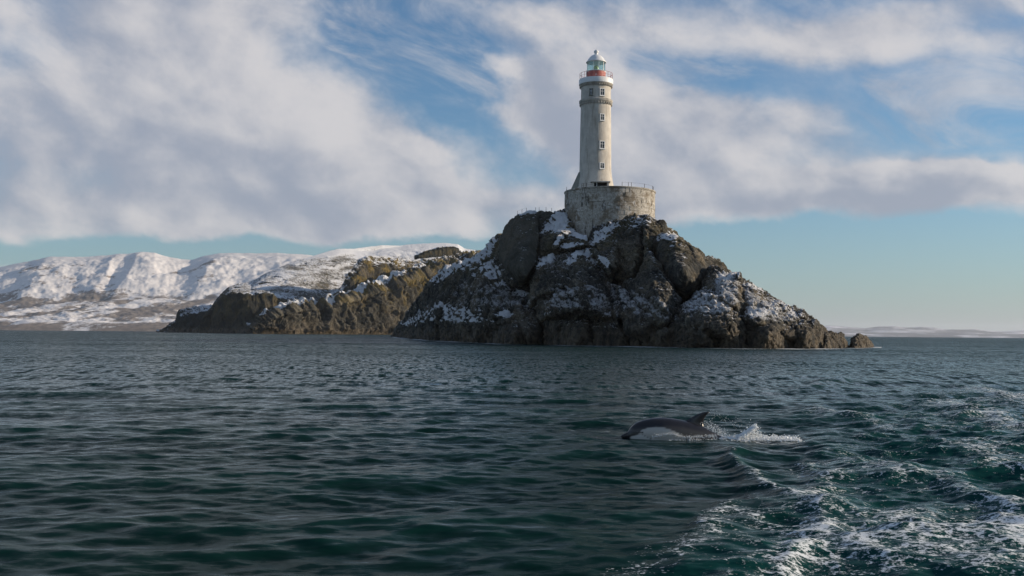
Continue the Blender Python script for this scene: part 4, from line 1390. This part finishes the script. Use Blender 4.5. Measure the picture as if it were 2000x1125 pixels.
# glazing: eight panes and eight mullions
for i in range(10):
    a = 2 * PI * (i + 0.38) / 10
    part('mullion', box_me(0.10, 0.10, L(123) - L(140.6)), M_WHITE, loc=(17.3 * S * math.sin(a), -17.3 * S * math.cos(a), (L(123) + L(140.6)) / 2), rz=a, smooth=False)
    am = a + PI / 10
    wpan = 2 * 17.1 * S * math.sin(PI / 10) - 0.13
    part('glass_pane', box_me(wpan, 0.03, L(123.2) - L(140.4)), M_GLASS, loc=(17.1 * S * math.cos(PI / 10) * math.sin(am), -17.1 * S * math.cos(PI / 10) * math.cos(am), (L(123) + L(140.6)) / 2), rz=am, smooth=False)
part('lens', lathe([(2.0 * S, L(140.2)), (4.6 * S, L(138)), (5.2 * S, L(134)), (4.6 * S, L(130.5)), (2.6 * S, L(128.4)), (1.2 * S, L(127.6))], 24), M_LENS)
part('lens_stand', lathe([(5.6 * S, L(140.4)), (5.0 * S, L(138.8))], 20), M_IRON)
# cap
part('lantern_ceiling', lathe([(18.0 * S, L(122.8)), (12 * S, L(120.5)), (6 * S, L(119)), (0.2 * S, L(118.6))], 48, cap=False), M_ROOFIN)
part('dome', lathe([(18.0 * S, L(123.2)), (19.8 * S, L(122.8)), (19.9 * S, L(121.4)), (18.2 * S, L(120.2)), (16.6 * S, L(117.6)), (14.4 * S, L(114.2)), (11.2 * S, L(110.8)), (7.8 * S, L(108.4)), (4.0 * S, L(107.2)), (3.6 * S, L(106.8))], 20), M_WHITE)
part('ventilator', lathe([(3.6 * S, L(107.2)), (3.5 * S, L(103.6)), (4.5 * S, L(102.8)), (4.8 * S, L(101.2)), (4.2 * S, L(99.4)), (2.6 * S, L(98.0)), (0.8 * S, L(97.2)), (0.35 * S, L(95.4)), (0.08 * S, L(92.5))], 24), M_WHITE)
part('ladder', tube_me([(-18.9 * S, -2.0 * S, L(156.3)), (-18.9 * S, -2.0 * S, L(138.5)), (-17.6 * S, -2.0 * S, L(138.0))], 0.04, 6), M_IRON)


# windows of the tower
def window(py0, py1, wpx, phi, kind=0):
    zc_ = (L(py0) + L(py1)) / 2
    hgt = L(py0) - L(py1)
    wid = wpx * S
    rr = float(np.interp((py0 + py1) / 2, [184, 207, 260, 330], [29.0, 29.3, 30.1, 31.0])) * S
    wn_ = empty('window', (0, 0, 0))
    wn_.parent = light
    wn_.location = (rr * math.sin(phi), -rr * math.cos(phi), zc_)
    wn_.rotation_euler = (0, 0, phi)
    fm = M_WHITE if kind == 0 else M_BUTT
    ft = 0.16
    bm = bmesh.new()
    for (cx, cz, sx, sz) in ((-wid / 2 + ft / 2, 0, ft, hgt), (wid / 2 - ft / 2, 0, ft, hgt), (0, hgt / 2 - ft / 2, wid - 2 * ft, ft), (0, -hgt / 2 + ft / 2, wid - 2 * ft, ft)):
        r_ = bmesh.ops.create_cube(bm, size=1.0)
        bmesh.ops.scale(bm, vec=(sx, 0.34, sz), verts=r_['verts'])
        bmesh.ops.translate(bm, vec=(cx, -0.02, cz), verts=r_['verts'])
    mf = bpy.data.meshes.new('frame')
    bm.to_mesh(mf)
    bm.free()
    part('frame', mf, fm, wn_, smooth=False)
    part('pane', box_me(wid - 2 * ft, 0.12, hgt - 2 * ft), M_PANE, wn_, loc=(0, -0.045, 0), smooth=False)
    part('glazing_bar', box_me(0.07, 0.05, hgt - 2 * ft), M_WHITE, wn_, loc=(0, -0.13, 0), smooth=False)
    part('crossbar', box_me(wid - 2 * ft, 0.045, 0.07), M_WHITE, wn_, loc=(0, -0.131, 0.12 * hgt), smooth=False)
    part('sill', box_me(wid + 0.1, 0.42, 0.09), fm, wn_, loc=(0, -0.06, -hgt / 2 - 0.048), smooth=False)


window(179, 193.5, 10.5, math.radians(19.5))
window(179, 192.5, 7.5, math.radians(-22.5), 1)
window(228, 241.5, 9.5, math.radians(19.5))
window(280.5, 296, 11, math.radians(19.5))
window(322.5, 334.5, 10.5, math.radians(19.5))

# sloping buttress at the foot, on the left
bm = bmesh.new()
yb, yt = L(376), L(337.5)
for (x, y, z) in ((-50 * S, -9 * S, yb), (-32 * S, -17 * S, yb), (-32 * S, 14 * S, yb), (-50 * S, 9 * S, yb), (-33.0 * S, -6 * S, yt), (-30 * S, -9.5 * S, yt), (-28 * S, 10 * S, yt), (-33.0 * S, 6 * S, yt),
                  (-42.5 * S, -9 * S, L(361)), (-42.5 * S, 9 * S, L(361))):
    bm.verts.new((x, y, z))
bmesh.ops.convex_hull(bm, input=bm.verts[:])
mb = bpy.data.meshes.new('buttress')
bm.to_mesh(mb)
bm.free()
part('buttress', mb, M_BUTT, smooth=False)

# ------------------------------------------------------------------ round masonry platform
PD = 234.0
PXC = W(1191, 373, PD).x
PS = PD / F
PR = 88 * PS
ztop = DECK - 0.02
plat = empty('stone_platform', (PXC, PD, ztop))
tag(plat, 'round weathered masonry platform on which the lighthouse stands', 'platform')
NC, NB, CHH = 11, 27, 0.98
part('platform_core', lathe([((PR - 0.45), -NC * CHH - 0.4), ((PR - 0.45), -0.3), (PR - 0.4, -0.05)], 72), simple('mortar', (0.11, 0.10, 0.085), 0.95, var=0.3), plat)
da = 2 * PI / NB


def block_me(rad, hgt, dang, th=0.6, j=0.018):
    n = 3
    co, fc = [], []
    for k in range(n + 1):
        a = -dang / 2 + j / rad / 2 + (dang - j / rad) * k / n
        for (r, z) in ((rad - th, 0.0), (rad - 0.02, 0.0), (rad, 0.03), (rad, hgt - j - 0.03), (rad - 0.02, hgt - j), (rad - th, hgt - j)):
            co.append((r * math.sin(a), -r * math.cos(a), z))
    for k in range(n):
        for q_ in range(6):
            q2 = (q_ + 1) % 6
            fc.append((k * 6 + q_, (k + 1) * 6 + q_, (k + 1) * 6 + q2, k * 6 + q2))
    fc.append(tuple(range(6)))
    fc.append(tuple(n * 6 + q_ for q_ in range(6))[::-1])
    me = bpy.data.meshes.new('stone')
    me.from_pydata(co, [], fc)
    me.update()
    bm2 = bmesh.new()
    bm2.from_mesh(me)
    bmesh.ops.recalc_face_normals(bm2, faces=bm2.faces[:])
    bm2.to_mesh(me)
    bm2.free()
    return me


bmesh_ = [block_me(PR, CHH, da), block_me(PR + 0.02, CHH, da * 1.0), block_me(PR - 0.03, CHH, da)]
for c in range(NC):
    for k in range(NB):
        me = bmesh_[random.randrange(3)]
        a = da * (k + 0.5 * (c % 2)) + random.uniform(-0.002, 0.002)
        sc = 1 + random.uniform(-0.004, 0.004)
        o = link('stone', me, M_STONE, plat)
        o.location = (0, 0, -0.75 - (c + 1) * CHH + 0.4)
        o.rotation_euler = (0, 0, a)
        o.scale = (sc, sc, 1)
part('coping', lathe([(PR - 1.1, -0.36), (PR + 0.10, -0.34), (PR + 0.14, -0.28), (PR + 0.14, -0.03), (PR + 0.08, 0.02), (PR - 1.1, 0.02)], 96), M_STONE, plat)
part('deck', lathe([(PR - 1.05, -0.06), (PR - 1.05, -0.004)], 72), simple('deck_concrete', (0.30, 0.28, 0.25), 0.9), plat)
# iron railing round the platform, gapped as the photograph shows
fence = empty('platform_railing', (PXC, PD, ztop))
tag(fence, 'thin broken iron railing round the top of the stone platform', 'railing')


def pang(px):
    return math.asin(max(-1, min(1, (px - 1191) / 86.0)))


def rp(a, z):
    return ((PR - 0.25) * math.sin(a), -(PR - 0.25) * math.cos(a), z)


angs = [pang(1106), pang(1132), pang(1135), pang(1140), pang(1160), pang(1206), pang(1218), pang(1224), pang(1251), pang(1270), pang(1273)]
for a in angs:
    part('post', tube_me([rp(a, 0), rp(a, 0.95)], 0.05, 6), M_IRON, fence)
for z in (0.48, 0.88):
    part('rail', tube_me([rp(a, z) for a in np.linspace(pang(1132), pang(1160), 8)], 0.022, 5), M_IRON, fence)
for z in (0.9,):
    part('rail', tube_me([rp(a, z) for a in np.linspace(pang(1206), pang(1273), 20)], 0.016, 5), M_IRON, fence)
# far side of the railing, seen across the deck
for a in np.linspace(PI - 1.35, PI + 1.35, 9):
    part('post', tube_me([rp(a, 0), rp(a, 0.9)], 0.045, 6), M_IRON, fence)

# little store hut at the foot of the tower
hx = W(1173, 372, TD - 7.2)
hut = empty('store_hut', (hx.x, TD - 6.6, ztop))
tag(hut, 'small flat roofed concrete hut with a dark opening at the foot of the tower', 'hut')
hw = 14 * S
part('wall', box_me(0.35, 1.4, 0.9), M_TOWER, hut, loc=(-hw, 0, 0.45), smooth=False)
part('wall', box_me(0.35, 1.4, 0.9), M_TOWER, hut, loc=(hw, 0, 0.45), smooth=False)
part('back_wall', box_me(2 * hw - 0.36, 0.2, 0.9), M_DARK, hut, loc=(0, 0.58, 0.45), smooth=False)
part('pillar', box_me(0.2, 0.25, 0.9), M_WHITE, hut, loc=(-hw * 0.5, -0.55, 0.45), smooth=False)
part('parapet', box_me(2 * hw + 1.0, 1.7, 0.22, 0.02), M_BAND, hut, loc=(0, 0, 1.012), smooth=False)
part('roof_snow', box_me(2 * hw + 0.9, 1.6, 0.06, 0.02), M_WHITE, hut, loc=(0, 0, 1.155), smooth=False)

# railing posts on the tall slab
sf = empty('cliff_railing', W(1028, 414, dep(1028, 413) + 3))
tag(sf, 'row of thin iron posts on top of the tall slab left of the platform', 'railing')
o0 = Vector(sf.location)
prev = []
for (px, py, hpx) in ((1011, 420, 8), (1019.5, 417, 8), (1028.3, 414, 8), (1046, 412, 7), (1053, 412, 7), (1066.5, 412.5, 8), (1077.5, 413, 7)):
    d = dep(px, py) + 4
    bpt = W(px, py + 4, d) - o0
    tpt = W(px, py - hpx, d) - o0
    part('post', tube_me([bpt, tpt], 0.045, 6), M_IRON, sf)
    prev.append(tpt)
part('wire', tube_me(prev[:3], 0.012, 4), M_IRON, sf)


# ------------------------------------------------------------------ dolphin
def build_dolphin():
    # px, top, bottom, half width (px)
    st = [(1212.6, 851.5, 853.5, 0.8), (1214, 850, 855.0, 2.0), (1218, 847.6, 856.3, 3.0), (1222, 845.6, 857.2, 3.8), (1226, 843.6, 858.2, 5.2), (1228.5, 839.6, 859, 8.0), (1231, 835, 860, 10), (1236, 829.8, 862, 13), (1243, 825.2, 865, 16),
          (1256, 820.2, 869, 20), (1275, 816.4, 873, 23), (1292, 815.4, 875, 24.5), (1307, 816.2, 876, 24.5), (1326, 819.2, 875.5, 23), (1345, 823.4, 873.5, 20), (1362, 828.2, 872, 16.5), (1378, 835, 871, 13), (1392, 843, 872, 10), (1406, 850.5, 873, 7.5),
          (1430, 861, 877, 4.5), (1455, 869, 881, 3.0), (1468, 874, 883, 2.4)]
    s_ = DOL[1] / F
    arr = np.array(st)
    # arc length resample
    N, Mv = 150, 64
    t0 = np.linspace(0, 1, len(arr)) ** 1.0
    cum = np.concatenate([[0], np.cumsum(np.hypot(np.diff(arr[:, 0]), 0.6 * np.diff(arr[:, 1])))])
    cum /= cum[-1]
    tt = np.linspace(0, 1, N) ** 1.25
    # smooth interpolation (Catmull like through numpy: linear then blur)
    cols = [np.interp(tt, cum, arr[:, k]) for k in range(4)]
    ker = np.array([1, 2, 3, 2, 1]) / 9.0
    sm = []
    for c in cols:
        cc = np.concatenate([[c[0]] * 2, c, [c[-1]] * 2])
        sm.append(np.convolve(cc, ker, 'valid'))
    cols = sm
    co, colr = [], []
    for i in range(N):
        px, tp, bt, hw_ = (cols[k][i] for k in range(4))
        cz, hh = (tp + bt) / 2, (bt - tp) / 2
        for j in range(Mv):
            th = 2 * PI * j / Mv
            ux, uz = math.sin(th), math.cos(th)
            # slightly keeled upper and lower sides
            ex = math.copysign(abs(ux) ** 0.92, ux) * hw_
            ppy = cz - uz * hh
            p = W(px, ppy, DOL[1])
            co.append((p.x, DOL[1] + ex * s_ * 1.0, p.z))
            colr.append((px, ppy))
    quads = grid_quads(N, Mv, wrap=False)
    # wrap round the ring direction
    i = np.arange(N - 1)
    wrapq = np.stack([i * Mv + Mv - 1, (i + 1) * Mv + Mv - 1, (i + 1) * Mv, i * Mv], 1)
    quads = np.vstack([quads, wrapq])
    c0 = len(co)
    pa = W(1212.2, 852.5, DOL[1])
    pb = W(1470, 879, DOL[1])
    co += [tuple(pa), tuple(pb)]
    colr += [(1212, 852), (1470, 879)]
    tris = []
    for j in range(Mv):
        tris.append((c0, j, (j + 1) % Mv))
        tris.append((c0 + 1, (N - 1) * Mv + (j + 1) % Mv, (N - 1) * Mv + j))
    me = np_mesh('body', np.array(co), quads, np.array(tris))
    # markings
    P_ = np.array(colr)
    px, py = P_[:, 0], P_[:, 1]
    cape = np.array([0.018, 0.018, 0.022])
    grey = np.array([0.052, 0.049, 0.047])
    pale = np.array([0.44, 0.42, 0.385])
    belly = np.array([0.56, 0.56, 0.54])
    lowcape = np.interp(px, [1200, 1240, 1300, 1330, 1352, 1400], [840, 836, 829, 832, 838, 846])
    k = sstep(py, lowcape - 3, lowcape + 5)[:, None]
    c = cape * (1 - k) + grey * k
    top = np.interp(px, [1243, 1250, 1262, 1278, 1292, 1306, 1320, 1336, 1352], [847, 838.5, 834, 831.6, 832.6, 837, 843, 850, 858])
    k = (sstep(py, top - 0.8, top + 1.2) * sstep(px, 1240, 1250) * (1 - 0.9 * sstep(px, 1318, 1350)))[:, None]
    c = c * (1 - k) + pale * k
    # white throat and belly
    bl = np.interp(px, [1222, 1232, 1246, 1256, 1270, 1300, 1360], [856.5, 851, 847, 848.5, 854, 858, 862])
    k = (sstep(py, bl - 0.6, bl + 1.0) * sstep(px, 1227, 1233))[:, None]
    c = c * (1 - k) + belly * k
    # dark line from mouth towards the flipper, and eye stripe
    dl, _ = poly_dist(px, py, [(1252, 847), (1262, 852), (1270, 856)])
    k = (1 - sstep(dl, 0.25, 0.9))[:, None] * 0.7
    c = c * (1 - k) + cape * k
    dl, _ = poly_dist(px, py, [(1228, 842.5), (1240, 843), (1254, 843.3)])
    k = (1 - sstep(dl, 0.5, 1.3))[:, None]
    c = c * (1 - k) + cape * k
    dl, _ = poly_dist(px, py, [(1228, 840.6), (1246, 841.4)])
    k = (1 - sstep(dl, 0.1, 0.6))[:, None] * 0.6
    c = c * (1 - k) + np.array([0.11, 0.11, 0.115]) * k
    k = (1 - sstep(px, 1226, 1232))[:, None]
    c = c * (1 - k) + np.array([0.022, 0.02, 0.022]) * k
    ca = me.attributes.new('skin', 'FLOAT_COLOR', 'POINT')
    ca.data.foreach_set('color', np.hstack([c, np.ones((len(c), 1))]).astype(np.float32).ravel())
    me.shade_smooth()
    m, nt, b = new_mat('dolphin_skin')
    nt.put(b.inputs['Base Color'], nt.attr('skin').outputs['Color'])
    b.inputs['Roughness'].default_value = 0.30
    b.inputs['Specular IOR Level'].default_value = 0.35
    b.inputs['Coat Weight'].default_value = 0.1
    b.inputs['Coat Roughness'].default_value = 0.1
    root = empty('dolphin', W(1300, 858, DOL[1]))
    tag(root, 'grey and white dolphin surfacing with its back and dorsal fin above the water', 'dolphin')
    inv = -Vector(root.location)
    bo = link('body', me, m, root)
    bo.matrix_parent_inverse = Matrix.Translation(inv)

    def fin(name, outline, base_th, y0, mat, tilt=None):
        # outline: list of (px, py, thickness px) leading edge and trailing edge pairs
        co_, n = [], len(outline)
        K = 9
        for (ax, ay, bx, by, th) in outline:
            for k in range(K * 2):
                f = k / K if k < K else 2 - k / K
                sgn = 1 if k < K else -1
                x = ax + (bx - ax) * f
                y = ay + (by - ay) * f
                thk = sgn * th * math.sin(PI * min(1, max(0, f)) ** 0.6) * 0.5
                p = W(x, y, DOL[1])
                if tilt:
                    p = tilt(p, thk * s_)
                else:
                    p.y += y0 + thk * s_
                co_.append(tuple(p))
        q_ = []
        R_ = K * 2
        for i in range(n - 1):
            for k in range(R_):
                q_.append((i * R_ + k, i * R_ + (k + 1) % R_, (i + 1) * R_ + (k + 1) % R_, (i + 1) * R_ + k))
        me_ = bpy.data.meshes.new(name)
        me_.from_pydata(co_, [], q_ + [tuple((n - 1) * R_ + k for k in range(R_))])
        me_.update()
        bm3 = bmesh.new()
        bm3.from_mesh(me_)
        bmesh.ops.recalc_face_normals(bm3, faces=bm3.faces[:])
        bm3.to_mesh(me_)
        bm3.free()
        me_.shade_smooth()
        o_ = link(name, me_, mat, root)
        o_.matrix_parent_inverse = Matrix.Translation(inv)
        return o_

    mf = simple('fin_skin', (0.024, 0.024, 0.026), 0.25, 0.5, var=0.2, bump=0)
    lead = [(1328, 823), (1339, 821.5), (1347, 817.5), (1355, 813), (1363, 808.8), (1371, 805.8), (1378, 804.2), (1383, 803.9)]
    trail = [(1380, 839), (1374.5, 833), (1373.6, 828), (1373.9, 822.5), (1376, 816.5), (1379.3, 811.5), (1383, 807.6), (1385.6, 805.0)]
    fin('dorsal_fin', [(a[0], a[1], b_[0], b_[1], th) for a, b_, th in zip(lead, trail, (9, 7, 5.5, 4.6, 3.8, 3, 2.2, 1.2))], 1, 0.0, mf)
    # flippers, low at the sides under water
    for sg in (-1, 1):
        ol = []
        for f, ch_ in ((0, 15), (0.35, 13), (0.7, 9), (1, 3)):
            ol.append((1268 + 16 * f, 868 + 6 * f, 1268 + 16 * f + ch_, 869 + 7 * f, 2.5 * (1 - 0.6 * f)))
        base_y = 20 * s_
        cnt = [0]

        def tl(p, th, sg=sg):
            f = (p.x - W(1268, 868, DOL[1]).x) / (16 * s_)
            q_ = Vector(p)
            q_.y += sg * (base_y + max(0, min(1.2, f)) * 22 * s_)
            q_.z += th
            return q_
        fin('flipper', ol, 1, 0, mf, tl)
    # tail flukes, flat and under water
    def tlk(p, th):
        return Vector(p)
    bm3 = bmesh.new()
    base = W(1464, 878, DOL[1])
    pts = [(0, 0), (0.10, 0.07), (0.20, 0.20), (0.27, 0.30), (0.30, 0.29), (0.26, 0.16), (0.21, 0.03), (0.21, -0.03), (0.26, -0.16), (0.30, -0.29), (0.27, -0.30), (0.20, -0.20), (0.10, -0.07)]
    up = [bm3.verts.new((base.x + a_, base.y + b_, base.z + 0.012 - 0.1 * a_)) for a_, b_ in pts]
    dn = [bm3.verts.new((base.x + a_, base.y + b_, base.z - 0.012 - 0.1 * a_)) for a_, b_ in pts]
    bm3.faces.new(up)
    bm3.faces.new(dn[::-1])
    for i_ in range(len(pts)):
        j_ = (i_ + 1) % len(pts)
        bm3.faces.new((up[i_], dn[i_], dn[j_], up[j_]))
    bmesh.ops.recalc_face_normals(bm3, faces=bm3.faces[:])
    mt = bpy.data.meshes.new('flukes')
    bm3.to_mesh(mt)
    bm3.free()
    fo = link('tail_flukes', mt, mf, root)
    fo.matrix_parent_inverse = Matrix.Translation(inv)
    # eye
    meye = bpy.data.meshes.new('eye')
    bm3 = bmesh.new()
    bmesh.ops.create_uvsphere(bm3, u_segments=12, v_segments=8, radius=0.014)
    bm3.to_mesh(meye)
    bm3.free()
    meye.shade_smooth()
    me_mat = simple('eye_black', (0.006, 0.006, 0.007), 0.08, 0.8, bump=0)
    for sg in (-1, 1):
        e = W(1252.5, 843.2, DOL[1])
        e.y += sg * 19.0 * s_ * 0.985
        eo = link('eye', meye, me_mat, root)
        eo.location = e + inv
    return root


build_dolphin()


# ------------------------------------------------------------------ spray: droplets thrown up behind and beside the dolphin
def build_spray():
    r = np.random.default_rng(3)
    d0 = DOL[1]
    drops = []
    def add(px, py, rad, dy=0.0, st=1.0):
        p = W(px, py, d0)
        drops.append((p.x, p.y + dy, p.z, rad * 0.95, st))
    # trail of torn water
    for i in range(3200):
        t = r.random() ** 0.8
        px = 1392 + 168 * t
        hgt = np.interp(px, [1392, 1420, 1445, 1462, 1475, 1490, 1520, 1560], [6, 5, 12, 22, 26, 12, 7, 2])
        py = 859 - abs(r.normal()) * hgt * 0.42
        if r.random() < 0.5:
            py = 859 - abs(r.normal()) * 3.0
        add(px, py, r.uniform(0.004, 0.013), r.normal() * 0.14, r.uniform(1, 2.2))
    # curl of the splash
    for i in range(1700):
        t = r.random()
        px = 1440 + 36 * t + r.normal() * 2.2
        py = 856 - 22 * t ** 1.4 - abs(r.normal()) * 2.5
        add(px, py, r.uniform(0.004, 0.014), r.normal() * 0.07, 1.5)
    # fan of drops behind the fin
    for i in range(420):
        t = r.random()
        px = 1376 + 40 * t + r.normal() * 5
        py = 832 + 22 * t + r.normal() * 5 - 4
        add(px, py, r.uniform(0.003, 0.008), r.normal() * 0.08)
    for i in range(80):
        t = r.random()
        px = 1388 + 60 * t
        py = 808 + 26 * t ** 1.3 + r.normal() * 4
        add(px, py, r.uniform(0.003, 0.007), r.normal() * 0.06)
    # line of foam beads where the flank meets the water
    for i in range(600):
        t = r.random()
        px = 1270 + 128 * t
        py = np.interp(px, [1270, 1290, 1312, 1330, 1345, 1398], [851, 847, 845, 852, 851.5, 850]) + r.normal() * 1.8
        dyy = -np.interp(px, [1270, 1300, 1345, 1398], [23.5, 25, 21, 9.5]) * d0 / F - 0.02
        add(px, py, r.uniform(0.003, 0.008), dyy + r.normal() * 0.01, 1.3)
    for i in range(240):
        px = 1300 + 95 * r.random()
        py = 857.5 + r.normal() * 1.3
        add(px, py, r.uniform(0.004, 0.009), -0.26 + r.normal() * 0.03, 1.6)
    bm = bmesh.new()
    bmesh.ops.create_icosphere(bm, subdivisions=1, radius=1.0)
    base = np.array([v.co[:] for v in bm.verts])
    bm.verts.index_update()
    tri = np.array([[v.index for v in f.verts] for f in bm.faces])
    bm.free()
    nv = len(base)
    co, tr = [], []
    for i, (x, y, z, rad, st) in enumerate(drops):
        sc_ = np.array([rad * st, rad, rad * r.uniform(0.8, 1.5)])
        co.append(base * sc_ + np.array([x, y, z]))
        tr.append(tri + i * nv)
    me = np_mesh('spray', np.vstack(co), None, np.vstack(tr))
    me.shade_smooth()
    m, nt, b = new_mat('spray_white')
    b.inputs['Base Color'].default_value = (0.80, 0.83, 0.84, 1)
    b.inputs['Roughness'].default_value = 0.25
    o = link('water_spray', me, m)
    tag(o, 'white water droplets splashing up behind the dolphin', 'splash', kind='stuff')


build_spray()


# ------------------------------------------------------------------ air
hz_me = box_me(88000, 88000, 520.0)
hm = bpy.data.materials.new('air')
hm.use_nodes = True
ht = hm.node_tree
for n in list(ht.nodes):
    ht.nodes.remove(n)
ho = ht.nodes.new('ShaderNodeOutputMaterial')
hv = ht.nodes.new('ShaderNodeVolumePrincipled')
hv.inputs['Color'].default_value = (0.86, 0.92, 1.0, 1)
hv.inputs['Density'].default_value = 3.0e-5
hv.inputs['Anisotropy'].default_value = 0.2
ht.links.new(hv.outputs[0], ho.inputs['Volume'])
haze = link('haze', hz_me, hm)
haze.location = (0, 0, 260 - 4.0)
tag(haze, 'thin pale sea haze filling the air over the water', 'haze', kind='stuff')
